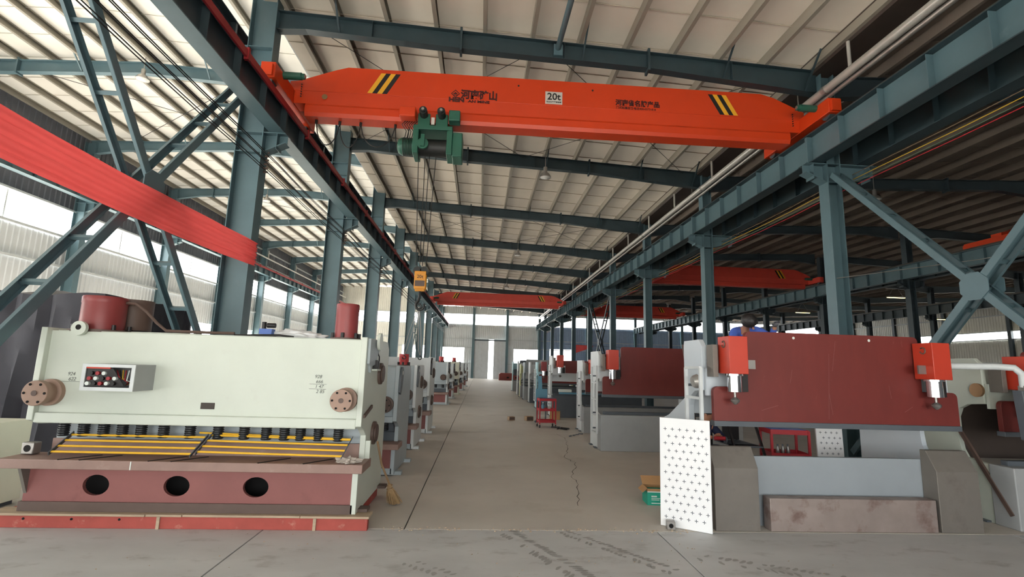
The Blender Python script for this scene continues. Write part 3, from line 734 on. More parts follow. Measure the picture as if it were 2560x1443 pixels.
# ================================================================== SHEARING MACHINES
def arc(cx, cy, r, a0, a1, n=6): return [(cx+r*math.cos(R(a0+(a1-a0)*i/n)), cy+r*math.sin(R(a0+(a1-a0)*i/n))) for i in range(n+1)]
def eye_plate(parent, x, y, z, mat, r=.09, thick=.03, s_=1.0):
    pts = [(y-.16*s_,z-.30*s_),(y-.13*s_,z-.05*s_)]+arc(y+.02*s_,z,.11*s_,160,-10,8)+[(y+.05*s_,z-.24*s_),(y-.04*s_,z-.34*s_)]
    e = MB().prism(pts, 'yz', x-thick/2, x+thick/2).build('lifting_lug', mat, parent, smooth=False)
    MB().cyl((x-thick/2-.002,y+.03*s_,z+.01),(x+thick/2+.002,y+.03*s_,z+.01),.035*s_,n=12).build('lug_hole', 'print_white' if mat != 'machine_white' else 'dark_hole', e)
def shear(label, x1, y0, z0, W, H, body, detail=1, cyl='cylinder_bright', lower='primer_lower', front=None, ncyl=1, side=None, D=1.32, lug='slate_grey', twin=False):
    """guillotine shear; x1 = outer face of its aisle end, y0 = front"""
    t = thing('shearing_machine', label, 'machine', (x1-W,y0,z0), group='shearing machines along the aisle'); side = side or body; front = front or body
    zt = H; k = H/1.82
    pl = [(0,.88*k),(0,zt),(D-.1,zt),(D,zt-.1),(D,0),(.03,0),(.03,.50*k),(.26,.50*k),(.26,.76*k),(.14,.83*k)]
    MB().prism(pl, 'yz', W-.06, W).build('side_plate', side, t, bevel=.005, smooth=False)
    MB().prism([(0,.88*k),(0,zt),(D-.1,zt),(D,zt-.1),(D,0),(.5,0),(.5,.80*k),(.14,.83*k)] if detail > 1 else pl, 'yz', 0, .06).build('side_plate', side, t, bevel=.005, smooth=False)
    # upper blade beam, recessed between the side plates
    fp = MB().box(.06,W-.06,.06,.14,.95*k,zt-.03).build('front_panel', front, t, bevel=.004, smooth=False)
    B(.06,W-.06,.012,.16,.85*k,.955*k).build('lower_rail', front, t, bevel=.012, smooth=False)
    B(.06,W-.06,.14,D-.1,zt-.06,zt-.02).build('top_plate', front, t)
    B(.06,W-.06,.34,.42,.45*k,.95*k).build('blade_backing', 'machine_grey' if detail else 'slate_grey', t)
    # table
    tb = B(-.16,W+.06,-.07,.34,.42*k,.51*k).build('work_table', 'primer_table', t, bevel=.006)
    if detail > 1:
        for x in (.42,.62,1.28,1.50,2.35,2.8):
            MB().bar((x,-.065,.511*k),(x+.22,.22,.511*k),.022,.006).build('table_slot', 'dark_hole', tb, smooth=False)
        B(1.12,1.13,-.074,-.07,.425*k,.505*k).build('weld_seam', 'print_white', tb)
    hs = [(.74+.785*i,.25*k,.128,.10) for i in range(3)] if detail > 1 else []
    if hs:
        MB().holed(.06,W-.06,.08,.43*k,.05,.09,hs).build('lower_panel', lower, t, smooth=False)
        B(.06,W-.06,.40,.44,.06,.45*k).build('inner_panel', 'dark_hole', t)
    else: B(.06,W-.06,.05,.09,.08,.43*k).build('lower_panel', lower, t, smooth=False)
    B(.04,W-.04,.03,.12,0,.09).build('base_strip', 'brown_dark' if detail > 1 else body, t)
    B(.06,W-.06,.30,.35,.45*k,.66*k).build('lower_blade', 'primer_table' if detail > 1 else 'slate_grey', t)
    # hold-down pistons
    n = 14 if detail > 1 else 5
    proto = MB().cyl((0,0,.70*k),(0,0,.86*k),.045,n=14); 
    for j in range(6): proto.ring((0,0,.71*k+.022*j),(0,0,1),.048,.007,14,5)
    hp = proto.build('hold_down', 'spring_dark', t)
    cp = B(-.075,.075,-.06,.06,.835*k,.855*k).build('hold_down_cap', 'black_paint', t)
    xs = [.23,.43,.63,.82,1.01,1.24,1.51,1.80,2.07,2.30,2.49,2.66,2.85,3.06] if detail > 1 else [W-.2-.3*i for i in range(n)]
    hp.location = (xs[0],.2,0); cp.location = (xs[0],.2,0)
    for x in xs[1:]: inst(hp, t, (x,.2,0)); inst(cp, t, (x,.2,0))
    # flanged boss of the oil cylinder, six bolts
    def boss(x, z, r):
        b = MB().lathe((x,.06,z), [(r*1.08,0),(r*1.08,.05),(r*.8,.06),(r*.8,.14),(r,.145),(r,.20),(r*.97,.205)], 28, (0,-1,0)).build('flange_boss', 'copper_brown' if detail > 1 else 'brown_dark', t)
        MB().cyl((x,-.147,z),(x,-.152,z),r*.22,n=14).build('boss_centre', 'brown_dark', b)
        for a in range(6): MB().cyl((x+r*.78*math.cos(R(a*60+60)),-.145,z+r*.78*math.sin(R(a*60+60))),(x+r*.78*math.cos(R(a*60+60)),-.151,z+r*.78*math.sin(R(a*60+60))),r*.1,n=8).build('bolt_hole', 'dark_hole', b)
    zb = 1.155*k
    boss(W-.19, zb, .115)
    if detail > 1: boss(.16, zb, .125)
    # oil cylinders on top
    cs = ((W-.33,.125,.37,.42),(.33,.205,.36,.40)) if detail > 1 else (((W-.33,.10,.34,.25),) if ncyl else ())
    for x, r, y, hh in cs:
        c = MB().lathe((x,y,zt-.03), [(r,0),(r,hh*.8),(r*1.02,hh*.82),(r*1.02,hh*.97),(r*.98,hh)], 28).build('oil_cylinder', cyl, t)
        MB().cyl((x,y,zt-.03),(x,y,zt),r*1.35,n=24).build('cylinder_flange', 'brown_dark', c)
        for a in range(6): MB().cyl((x+r*1.2*math.cos(R(a*60+30)),y+r*1.2*math.sin(R(a*60+30)),zt),(x+r*1.2*math.cos(R(a*60+30)),y+r*1.2*math.sin(R(a*60+30)),zt+.055),.02,n=8).build('flange_bolt', 'black_paint', c)
    # aisle-end details
    for y, z in ((.62,.74*k),(.78,1.42*k)) if detail else ():
        MB().lathe((W,y,z), [(.13,0),(.13,.03),(.10,.035),(.10,.05)], 20, (1,0,0)).build('side_cover', 'brown_dark', t)
    if detail > 1: MB().prism([(.05,zt-.01),(.05,zt-.28),(.10,zt-.31),(.15,zt-.38),(.20,zt-.31),(.36,zt-.29),(.52,zt-.14),(.55,zt-.01)], 'yz', W, W+.03).build('lifting_lug', lug, t, bevel=.004, smooth=False)
    else: eye_plate(t, W+.018, .12, zt-.12, lug, s_=.95)
    if twin: eye_plate(t, W+.018, .95, zt-.06, lug, s_=.8)
    for y in (.12, D-.2): B(W-.10,W+.10,y,y+.14,-.02 if z0 <= .03 else 0,.03).build('foot_pad', 'brown_dark' if detail > 1 else side, t)
    return t
SK = .14
s1 = shear('large white guillotine shear with yellow guards and two red cylinders', -1.22,5.42,SK,3.34,1.82,'machine_white',2,'cylinder_red',lug='machine_grey')
W1 = 3.34
# near machine only: control box, rear tank, pipe, side fittings, pencil sums
cb = MB().box(.60,1.10,-.24,.06,1.20,1.215).box(.60,1.10,-.24,.06,1.445,1.46).box(.60,.615,-.24,.06,1.215,1.445).box(1.085,1.10,-.24,.06,1.215,1.445).box(.615,1.085,.045,.06,1.215,1.445).build('control_box', 'bed_grey', s1, smooth=False)
MB().box(.60,1.10,-.25,-.24,1.20,1.235).box(.60,1.10,-.25,-.24,1.43,1.46).box(.60,.635,-.25,-.24,1.235,1.43).box(1.065,1.10,-.25,-.24,1.235,1.43).build('box_rim', 'frame_light', cb, smooth=False)
MB().add([(.64,-.235,1.24),(.95,-.14,1.23),(.85,-.20,1.425),(.64,-.235,1.43)], [(0,1,2,3)]).build('button_panel', 'black_paint', cb, smooth=False)
for k in range(13):
    x = .665+.05*(k % 5)+.012*(k//5); z = 1.27+.05*(k//5); y = -.235+.07*(k % 5)/5
    MB().cyl((x,y-.02,z),(x,y+.01,z),.019,n=10).build('push_button', ['print_white','black_paint','rail_red'][k % 3], cb)
for k in range(5):
    MB().tube([(.84+.03*k,-.12,1.40),(.90+.02*k,-.17,1.34-.01*k),(.95+.02*k,-.1,1.28),(.90,-.05,1.25)], .006, 5).build('loose_wire', ['rail_red','black_paint','wire_yellow','rail_red','print_white'][k], cb)
MB().box(.62,.86,-.245,-.235,1.415,1.43).build('terminal_strip', 'box_orange', cb); MB().cyl((1.02,-.1,1.23),(1.02,-.1,1.29),.03,n=12).build('relay', 'frame_light', cb)
cb.location = (.055,0,0)
B(1.66,1.80,.052,.062,1.02,1.085).build('panel_slot', 'gutter_dark', s1, bevel=.003)
B(.20,1.3,.45,1.1,1.79,1.82).build('tank_base', 'machine_white', s1)
tk = MB().cyl((.40,.72,1.84),(.40,.72,2.20),.20,n=20).build('accumulator', 'brown_dark', s1)
MB().tube([(.5,.40,2.14),(.66,.36,2.13),(.8,.34,2.04),(.93,.33,1.92),(1.05,.32,1.835),(1.4,.3,1.83),(1.8,.3,1.83)], .016, 8).build('oil_pipe', 'brown_dark', s1)
vb = B(2.02,2.16,.4,.5,1.83,1.90).build('valve_block', 'valve_blue', s1); MB().cyl((2.10,.42,1.94),(2.19,.42,1.94),.028,n=12).cyl((2.05,.45,1.90),(2.05,.45,1.98),.025,n=10).build('solenoid', 'black_paint', vb)
B(2.0,2.2,.36,.56,1.80,1.835).build('valve_bracket', 'machine_white', s1)
MB().tube([(1.8,.3,1.81),(2.3,.28,1.825),(2.45,.3,1.81)], .012, 6).build('hose', 'cable_black', s1)
MB().lathe((.36,.02,1.82), [(.03,-.02),(.075,-.02),(.075,.02),(.03,.02)], 18, (0,1,0)).build('lifting_eye', 'machine_white', s1)
MB().cyl((.36,-.003,1.83),(.36,.043,1.83),.028,n=14).build('eye_hole', 'dark_hole', s1)
MB().lathe((W1+.05,.36,1.79), [(.03,0),(.10,0),(.10,.03),(.03,.03)], 20, (1,0,0)).build('lifting_eye', 'machine_white', s1)
MB().tube([(W1+.02,.40,1.70),(W1+.03,.55,1.62),(W1+.02,.62,1.5)], .007, 5).build('signal_cable', 'cable_black', s1)
B(W1,W1+.06,.32,.52,1.46,1.48).build('switch_bracket', 'machine_white', s1); MB().box(W1+.005,W1+.05,.34,.40,1.48,1.58).box(W1+.005,W1+.05,.43,.49,1.48,1.57).build('limit_switch', 'black_paint', s1)
MB().bar((W1+.012,.06,.98),(W1+.012,.42,1.06),.02,.035).build('adjusting_slot', 'brown_dark', s1)
B(W1+.0,W1+.05,.28,.33,.46,.70).build('rear_bracket', 'machine_white', s1)
MB().prism([(.10,.42),(-.06,.42),(.12,.0),(.25,.0)], 'yz', .06, .09).build('gusset_plate', 'steel_raw', s1)
for bx, bz, rows in ((2.80,1.37,('928','666','1 47','2 85')), (.285,1.33,('924','622'))):
    for i, r_ in enumerate(rows):
        text('pencil_sum', r_, .05, 'pencil', s1, (bx+.015*i-.02*(i > 1),.058,bz-.052*i), ext=.0005, shear=.2)
    for i in ((1,2) if len(rows) > 2 else (1,)): B(bx-.05,bx+.13,.0585,.06,bz-.052*i-.012,bz-.052*i-.009).build('pencil_line', 'pencil', s1)
# timber skids under the near machine
sk = tag(B(-4.75,-1.08,5.40,5.47,0,.115).build('timber_skid', 'timber_red', bevel=.004), 'red painted timber beam along the front foot of the white shear', 'timber')
for i, (a, b, c, d) in enumerate(((-4.75,-3.25,5.38,5.60),(-3.25,-2.9,5.385,5.56),(-2.9,-1.75,5.39,5.60),(-1.75,-1.06,5.385,5.58))):
    tag(B(a,b-.006,c,d,.116,.138).build('timber_board', 'timber_raw', bevel=.003), '%s raw timber board laid flat on the red skid under the white shear' % ['long','short','middle','end'][i], 'board')
tag(B(-1.36,-1.26,5.48,6.78,0,.115).build('timber_skid', 'timber_red', bevel=.004), 'red timber bearer under the aisle end of the white shear', 'timber')
tag(B(-4.75,-4.6,5.48,6.78,0,.115).build('timber_skid', 'timber_red', bevel=.004), 'red timber bearer under the tarp end of the white shear', 'timber')
for x in (-3.14,-1.62): B(x,x+.03,5.385,5.399,0,.115).build('batten', 'timber_raw', sk)
for x in (-4.4,-3.95,-3.5): MB().cyl((x,5.396,.085),(x,5.41,.085),.012,n=8).build('nail_hole', 'dark_hole', sk)
# yellow finger guards lying on the table
def guard(label, xa, xb, za, zb, ya, yb2, dz):
    g = thing('finger_guard', label, 'guard')
    for i in range(4):
        f = i/3; z = za+(zb-za)*f; y = ya+(yb2-ya)*f
        MB().cyl((xa-.03*f,y,z+dz),(xb-.03*f,y,z),.011,n=8).build('guard_bar', 'guard_yellow', g)
    for x, d in ((xa, dz), (xb, 0)):
        MB().bar((x+.012,ya+.02,za+.02+d),(x-.035,yb2-.02,zb-.02+d),.008,.05,(0,1,.3)).build('end_strip', 'slate_grey', g)
guard('yellow barred finger guard on the tarp half of the shear table', -4.22,-2.86,.86,.72,5.58,5.40,.0)
guard('yellow barred finger guard on the aisle half of the shear table', -2.82,-1.36,.86,.72,5.60,5.42,.02)
tag(MB().cyl((-2.95,5.62,.90),(-1.36,5.60,.865),.010,n=8).build('guard_rod', 'guard_yellow'), 'loose yellow rod lying across the top of the aisle side guard', 'rod')
rg = bmesh.new(); bmesh.ops.create_icosphere(rg, subdivisions=3, radius=.1)
for v in rg.verts:
    q = .7+.5*math.sin(v.co.x*70+1)*math.sin(v.co.y*60)+.25*random.random(); v.co = Vector((v.co.x*1.25*q, v.co.y*.8*q, max(-.02, v.co.z*.42*q)))
me = bpy.data.meshes.new('rag'); rg.to_mesh(me); rg.free(); me.materials.append(m_['rag'])
o = bpy.data.objects.new('crumpled_rag', me); COL.objects.link(o); o.location = (-1.33,5.43,.675); tag(o, 'dirty crumpled rag on the corner of the shear table', 'rag')
pb = thing('perforated_block', 'small steel block with a hole on the far end of the shear table', 'block', (-4.62,5.62,.655)); B(-.06,.06,-.05,.05,0,.12).build('block_body', 'steel_bare', pb, bevel=.01); MB().cyl((0,-.052,.06),(0,-.049,.06),.035,n=14).build('bore', 'dark_hole', pb)
# further shears along the aisle
shear('blue grey guillotine shear standing just behind the large white one', -1.24,7.85,.02,3.0,1.63,'machine_grey',0,ncyl=0,lug='slate_grey',twin=False)
shear('grey shear with one red cylinder, third from the front', -1.26,10.2,.02,3.0,1.64,'machine_grey',1,side='machine_coolwhite',lug='slate_grey')
shear('tall white shear without a cylinder, fourth from the front', -1.22,12.5,.02,3.2,1.84,'machine_coolwhite',1,ncyl=0,lug='black_paint')
shear('grey fronted shear with red cylinder standing apart halfway along the row', -1.33,21.2,.02,3.0,1.77,'machine_grey',1,side='machine_coolwhite',lug='slate_grey',twin=True)
shear('white shear close behind the halfway one', -1.30,25.0,.02,3.0,1.72,'machine_coolwhite',1,ncyl=0,twin=True)
shear('small far cream shear with red cylinder', -1.15,28.4,.02,3.0,1.83,'machine_cream',1,twin=True)
shear('far shear at the end of the row near the door', -1.05,33.0,.02,3.0,1.75,'machine_coolwhite',1,ncyl=0,twin=True)
shear('last shear of the row before the end wall', -1.0,39.0,.02,3.0,1.75,'machine_coolwhite',1,ncyl=0)

# ================================================================== PRESS BRAKES
def press(label, x0, y0, W=3.05, H=2.18, frame='machine_paleblue', ram='ram_red', bed='plate', bedmat='bed_grey', box='box_orange', boxes=True, detail=1, guard=True, depth=1.0, ramw=True, hi=True, lowf=.22):
    t = thing('press_brake', label, 'machine', (x0,y0,0), group='press brakes along the aisle'); k = H/2.2
    C = [(lowf,0),(lowf,.70*k),(.30,.73*k)]+[(.46+.14*math.sin(R(a)),.73*k+.28*k*(1-math.cos(R(a)))) for a in (30,60,90)]+[(.60,1.30*k),(.55,1.42*k),(.44,1.48*k),(.22,1.50*k),(.22,2.02*k),(.30,2.10*k)]+([(.72,2.10*k),(.74,2.05*k),(.74,1.38*k),(1.28,1.12*k),(1.62,1.02*k),(1.62,0)] if detail > 1 else [(depth,2.10*k),(depth,0)])
    for a in (0, W-.06): MB().prism(C, 'yz', a, a+.06).build('side_frame', frame, t, bevel=.004, smooth=False)
    B(.06,W-.06,.62,.68,1.2*k,1.5*k).build('rear_beam', frame, t)
    # ram with stepped shoulders
    if ramw:
        a, b, c, d = .06, W-.03, .46, W-.46; zl_, zm_, zt_ = 1.16*k, 1.55*k, 2.2*k; q = .06
        P = [(a,zl_),(b,zl_)]+arc(b-q,zm_-q,q,0,90,4)+[(d,zm_)]+arc(d-q,zt_-q,q,0,90,4)+arc(c+q,zt_-q,q,90,180,4)+[(c,zm_)]+arc(a+q,zm_-q,q,90,180,4)
        rm = MB().prism(P, 'xz', .08, .14).build('ram', ram, t, bevel=.003, smooth=False)
        B(a-.01,b,.06,.16,1.105*k,1.165*k).build('blade_holder', 'slate_grey', t, bevel=.004)
        if detail > 1:
            for x in (1.05,1.98): MB().cyl((x,.078,2.14*k),(x,.085,2.14*k),.016,n=10).build('ram_hole', 'print_white', rm)
            for x, z0_, z1_, dx in ((1.42,1.2,1.95,.05),(1.47,1.25,1.5,-.03),(.98,1.6,1.75,.03),(1.50,1.75,2.1,.06),(.62,1.28,1.34,.2),(2.2,1.45,1.6,-.02),(2.35,1.3,1.36,.1)):
                MB().bar((x,.079,z0_),(x+dx,.079,z1_),.002,.003,(1,0,0)).build('scratch', 'primer_lower', rm, smooth=False)
    if boxes:
        for x in (.12, W-.555 if detail > 1 else W-.36):
            b_ = B(x,x+.215,-.20,.06,1.70*k,2.12*k).build('cylinder_cover', box, t, bevel=.006)
            MB().cyl((x+.12,-.06,1.50*k),(x+.12,-.06,1.70*k),.078,n=22).cyl((x+.12,-.06,1.68*k),(x+.12,-.06,1.71*k),.10,n=22).build('press_cylinder', 'chrome', t)
            MB().lathe((x+.12,-.06,1.36*k), [(.012,0),(.045,.03),(.05,.05),(.03,.07),(.014,.08),(.014,.15)], 14).build('piston_nut', 'steel_bare', t)
            B(x+.20,x+.30,-.02,.08,1.5*k,1.70*k).build('valve_body', 'black_paint', t)
            B(x-.10,x+.34,.17,.21,1.44*k,1.76*k).build('cylinder_mount', frame, t)
            if x < 1: B(x-.09,x-.03,.0,.16,1.66*k,2.03*k).build('slide_guide', 'steel_raw', t, bevel=.004)
            if detail > 1:
                B(x+.215 if x < 1 else x-.09,x+.35 if x < 1 else x+.0,-.10,-.08,1.76*k,1.86*k).build('clamp_plate', 'steel_bare', t)
                MB().ring((x-.004,-.08,2.03*k),(1,0,0),.035,.008,16,5,0,300).build('lifting_mark', 'brown_dark', b_)
    if hi: B(.06,W-.06,.30,.36,1.5*k,1.98*k).build('upper_beam', frame if detail < 2 else 'machine_grey', t)
    if bed == 'blocks':
        for x in (0, W-.46):
            MB().prism([(0,0),(0,.655),(.12,.87),(.20,.87),(.20,0)], 'yz', x, x+.5).build('bed_support', 'steel_raw', t, bevel=.006, smooth=False)
        B(.49,W-.46,.20,.26,0,.755).build('bed_plate', 'bed_blue', t, smooth=False)
        B(.62,W-.50,.0,.14,0,.345).build('lower_beam', 'steel_rusty', t, bevel=.006)
    else:
        B(-.02,W+.02,-.05,.24,0,.74*k).build('bed_plate', bedmat, t, bevel=.01, smooth=False)
        B(.08,W-.08,.10,.18,.74*k,.80*k).build('die_rail', 'slate_grey', t)
    if guard:
        # tubular side guard hinged on the aisle side frame
        g = MB(); x = -.10; ya, yb3 = (-.05,.42) if bed != 'blocks' else (.05,.45); za, zb = .36*k, 1.76*k
        for y in (ya, yb3): g.bar((x,y,za),(x,y,zb),.035,.035)
        for i in range(5): z = za+(zb-za)*i/4; g.bar((x,ya,z),(x,yb3,z),.03,.03,(0,0,1))
        g.build('side_guard', 'frame_light', t, smooth=False)
        for z in (.75*k, 1.55*k, .42*k): MB().bar((x,yb3,z),(.0,yb3,z),.03,.03).build('guard_hinge', 'slate_grey', t, smooth=False)
    if detail > 1:
        MB().lathe((-.005,.33,1.60*k), [(.02,0),(.085,0),(.075,.05),(.06,.07),(.02,.07)], 18, (-1,0,-.2)).build('bearing_flange', 'lamp_metal', t)
    for y in (.3, depth-.25): B(-.06,.12,y,y+.16,0,.02).build('foot_pad', 'slate_grey', t)
    return t
press('near pale blue press brake with red ram and orange cylinder covers', 2.62,5.5,bed='blocks',detail=2,guard=True)
press('second press brake with red ram above a plain grey bed', 2.60,10.55,frame='machine_coolwhite')
press('third press brake, mostly hidden behind the plain grey bed', 2.82,13.3,frame='machine_coolwhite',H=2.0)
press('fourth press brake with slate bed and one bright orange cover', 2.55,17.2,W=3.1,frame='machine_coolwhite',bedmat='slate_grey',H=2.2,ramw=False,hi=False)
press('fifth press brake with small dark red cover', 2.40,20.4,frame='machine_cyan',H=1.98,box='cylinder_red',bedmat='slate_grey')
press('pale grey press frame without a cover, behind the red cart', 2.42,23.6,frame='machine_coolwhite',ram='bed_grey',H=2.0,boxes=False,guard=False,bedmat='slate_grey')
press('grey press frame, second of the far group', 2.34,25.7,frame='machine_grey',ram='bed_grey',H=2.0,boxes=False,guard=False)
press('pale yellow press frame of the far group', 2.30,27.6,frame='machine_yellow',ram='bed_grey',H=1.9,boxes=False,guard=False)
press('cool white press frame of the far group', 2.30,29.6,frame='machine_coolwhite',ram='bed_grey',H=2.1,boxes=False,guard=False)
press('light cyan press frame farthest along the aisle', 2.30,34.2,frame='machine_cyan',ram='slate_grey',H=2.1,boxes=False,guard=False)
pr_ = press('white press brake with copper disc behind the near one', 6.25,5.62,frame='machine_white',H=2.06,guard=False,depth=1.2,lowf=-.03)
B(.07,2.98,.60,.63,.70,1.4).build('throat_shade', 'gutter_dark', pr_)  # dark sheet added to paint the shaded inside seen through the throat
MB().cyl((-.03,.28,1.57),(.0,.28,1.57),.085,n=26).build('copper_disc', 'copper_disc', pr_)
MB().bar((-.02,.02,.15),(-.02,.72,1.32),.03,.045).build('diagonal_brace', 'brown_dark', pr_)

# ================================================================== LOOSE THINGS
# ---- plastic wrapped bundle on the near shear, far red cloth
wg = bmesh.new(); bmesh.ops.create_icosphere(wg, subdivisions=4, radius=1)
for v in wg.verts:
    q = 1+.12*math.sin(v.co.x*9+v.co.y*7)+.10*math.sin(v.co.y*13+v.co.z*5)+.06*math.sin(v.co.x*23)
    v.co = Vector((v.co.x*.30*q, v.co.y*.13*q, max(-.2, v.co.z)*.075*q*(1-.35*v.co.x)))
me = bpy.data.meshes.new('plastic_bundle'); wg.to_mesh(me); wg.free(); me.shade_smooth(); me.materials.append(m_['plastic_wrap'])
o = bpy.data.objects.new('plastic_bundle', me); COL.objects.link(o); o.location = (-2.14,5.98,1.965); tag(o, 'white plastic wrapped bundle lying on top of the near shear', 'bundle')
vs = []; fs = []
for i in range(13):
    for j in range(5): g = j/4; f = i/12; vs.append((8.75+1.6*f, 45+.05*math.sin(f*9), 3.786-.041*f-(.62*(1-f)+.12)*g))
for i in range(12):
    for j in range(4): a = i*5+j; fs.append((a,a+1,a+6,a+5))
tag(MB().add(vs, fs).build('red_pennant', 'banner_red'), 'small red cloth pennant hung far behind the presses', 'pennant')
tag(MB().cyl((7.72,45,3.82),(13.9,45,3.66),.012,n=5).build('pennant_rope', 'cable_black'), 'rope carrying the small red pennant far behind the presses', 'rope')
# ---- lifting chains on the crane hook
ch = thing('lifting_chains', 'pair of thin lifting chains hanging from the crane hook', 'chain', (-1.31,10.26,0))
for x in (-.24,.08):
    for s_ in (-.03,.03):
        P = [(.0+s_*.3,0,2.86),(x*.55+s_,0,2.35),(x*.9+s_,0,1.98),(x,0,1.86)]
        MB().tube(P, .008, 5).build('chain_leg', 'steel_bare', ch)
    MB().ring((x,0,1.81),(0,1,0),.035,.010,14,6,-60,240).build('sling_hook', 'hoist_black', ch)
MB().ring((0,0,2.87),(0,1,0),.05,.012,16,6).build('master_link', 'hoist_black', ch)
# ---- perforated white sheets
def perf(label, p0, p1, hgt, lean, nx=6, nz=13):
    p0 = Vector(p0); p1 = Vector(p1); d = p1-p0; L = d.length; a = math.atan2(d.y, d.x)
    t = thing('perforated_sheet', label, 'panel', p0, a)
    t.rotation_euler = (lean, 0, a)
    B(0,L,0,.004,0,hgt).build('sheet_face', 'sheet_white', t, smooth=False)
    MB().box(0,.004,.004,.03,0,hgt).box(L-.004,L,.004,.03,0,hgt).box(0,L,.004,.03,0,.004).box(0,L,.004,.03,hgt-.004,hgt).build('folded_edge', 'sheet_white', t, smooth=False)
    pl = MB().box(-.018,.018,-.0012,0,-.003,.003).box(-.003,.003,-.0012,0,-.018,.018).build('plus_cutout', 'slate_grey', t, smooth=False)
    first = True
    for r_ in range(nz):
        z = .10+(hgt-.22)*r_/(nz-1)
        for c in range(nx):
            x = .06+(L-.14)*c/(nx-1)+(.04 if r_ % 2 else 0)
            if x > L-.03: continue
            if first: pl.location = (x,0,z); first = False
            else: inst(pl, t, (x,0,z))
    return t
perf('white perforated sheet panel leaning at the near press brake corner', (2.075,5.68,.005), (2.525,5.385,.005), 1.16, R(-1.5))
perf('white perforated sheet panel standing behind the near press bed', (5.05,7.25,.005), (5.42,7.2,.005), 1.12, R(-2), 4, 13)
blk = thing('steel_block', 'small square steel block with a bore in front of the white sheet', 'block', (2.14,5.56,0), R(-12))
B(-.045,.045,-.045,.045,0,.085).build('block_body', 'steel_bare', blk, bevel=.006); MB().cyl((0,-.047,.043),(0,-.044,.043),.024,n=14).build('bore', 'dark_hole', blk)
bx = thing('open_carton', 'open green and brown cardboard carton behind the white sheet', 'carton', (2.20,6.48,0), R(-4))
MB().box(0,.34,0,.008,0,.16).box(0,.34,.25,.258,0,.16).box(0,.008,.008,.25,0,.16).box(.332,.34,.008,.25,0,.16).box(.008,.332,.008,.25,0,.008).build('carton_sides', 'box_green', bx, smooth=False)
MB().box(0,.34,0,.008,.16,.20).box(0,.34,.25,.258,.16,.20).box(0,.008,.008,.25,.16,.20).box(.332,.34,.008,.25,.16,.20).build('carton_rim', 'cardboard', bx, smooth=False)
B(0,.34,-.001,0,.155,.168).build('printed_band', 'print_white', bx)
MB().add([(0,.25,.2),(.34,.25,.2),(.34,.36,.29),(0,.36,.29)], [(0,1,2,3)]).build('carton_flap', 'cardboard', bx, smooth=False); MB().add([(0,0,.2),(0,.25,.2),(-.06,.25,.15),(-.06,0,.15)], [(0,1,2,3)]).build('carton_flap', 'cardboard', bx, smooth=False)
MB().box(.05,.12,-.002,0,.10,.115).box(.05,.16,-.002,0,.08,.087).box(.05,.15,-.002,0,.062,.069).box(.05,.20,-.002,0,.02,.03).build('printed_lines', 'print_white', bx, smooth=False)
# ---- broom
br = thing('straw_broom', 'straw broom with wooden stick leaning on the white shear', 'broom')
MB().tube([(-1.13,5.90,.80),(-1.10,6.08,.52),(-1.03,6.28,.26)], .013, 8).build('broom_stick', 'wood_stick', br)
mb = MB(); random.seed(3)
for i in range(260):
    a = random.random(); b = random.gauss(0, .35); c = random.gauss(0, .3)
    top = Vector((-1.035+.012*c, 6.26+.012*b, .27)); bot = Vector((-.97+.10*b, 6.36+.09*c, .008+.05*abs(b)*random.random()))
    mid = top.lerp(bot, .45)+Vector((.01*b, .01*c, 0)); mb.tube([top, mid, bot], .0028, 3)
o = mb.build('straw_bristles', 'straw', br, smooth=False); o['kind'] = 'stuff'
for z in (.235,.20): MB().ring((-1.025,6.285,z),(0.2,.3,-1),.032,.006,14,5).build('binding', 'wood_stick', br)
# ---- tarpaulin over something tall behind the shear
vs = []; fs = []; NU, NV = 60, 22
path = [(-11.5,8.1),(-5.95,8.0),(-5.8,8.15),(-5.85,10.4)]
def along(f):
    segs = [(Vector(a).to_3d(), Vector(b).to_3d()) for a, b in zip(path[:-1], path[1:])]; L = sum((b-a).length for a, b in segs); d = f*L
    for a, b in segs:
        if d <= (b-a).length+1e-6: return a+(b-a)*(d/(b-a).length), (b-a).normalized()
        d -= (b-a).length
    return segs[-1][1], (segs[-1][1]-segs[-1][0]).normalized()
for i in range(NU+1):
    p, d = along(i/NU); n = Vector((d.y,-d.x,0))
    for j in range(NV+1):
        g = j/NV; z = 2.60*(1-g)+.01; off = (.02+.09*g)*math.sin(i*1.15+math.sin(i*.37)*2)+.03*math.sin(i*2.9+g*5)+.05*g
        q = p+n*off; vs.append((q.x,q.y,z+.03*math.sin(i*.5)*(1-g)))
for i in range(NU):
    for j in range(NV): a = i*(NV+1)+j; fs.append((a,a+NV+1,a+NV+2,a+1))
tp = thing('tarpaulin', 'dark tarpaulin draped over a tall stack behind the white shear', 'tarpaulin')
MB().add(vs, fs).build('tarp_drape', 'tarp_dark', tp)
vs = []; fs = []
for i in range(25):
    for j in range(11): vs.append((-11.5+5.65*i/24, 8.08+2.4*j/10, 2.6+.03*math.sin(i*1.3)+.04*math.sin(j*1.1+i*.4)))
for i in range(24):
    for j in range(10): a = i*11+j; fs.append((a,a+11,a+12,a+1))
MB().add(vs, fs).build('tarp_top', 'tarp_dark', tp)
cbn = thing('cream_cabinet', 'cream metal cabinet at the edge of view beside the white shear', 'cabinet', (-5.17,5.75,0))
B(-.7,0,0,.5,.05,.93).build('cabinet_body', 'machine_cream', cbn, bevel=.006); B(-.66,-.04,-.012,0,.10,.89).build('cabinet_door', 'machine_cream', cbn, bevel=.003); B(-.64,-.05,.03,.47,0,.05).build('cabinet_plinth', 'slate_grey', cbn); B(-.10,-.08,-.03,-.012,.45,.55).build('door_handle', 'lamp_metal', cbn)
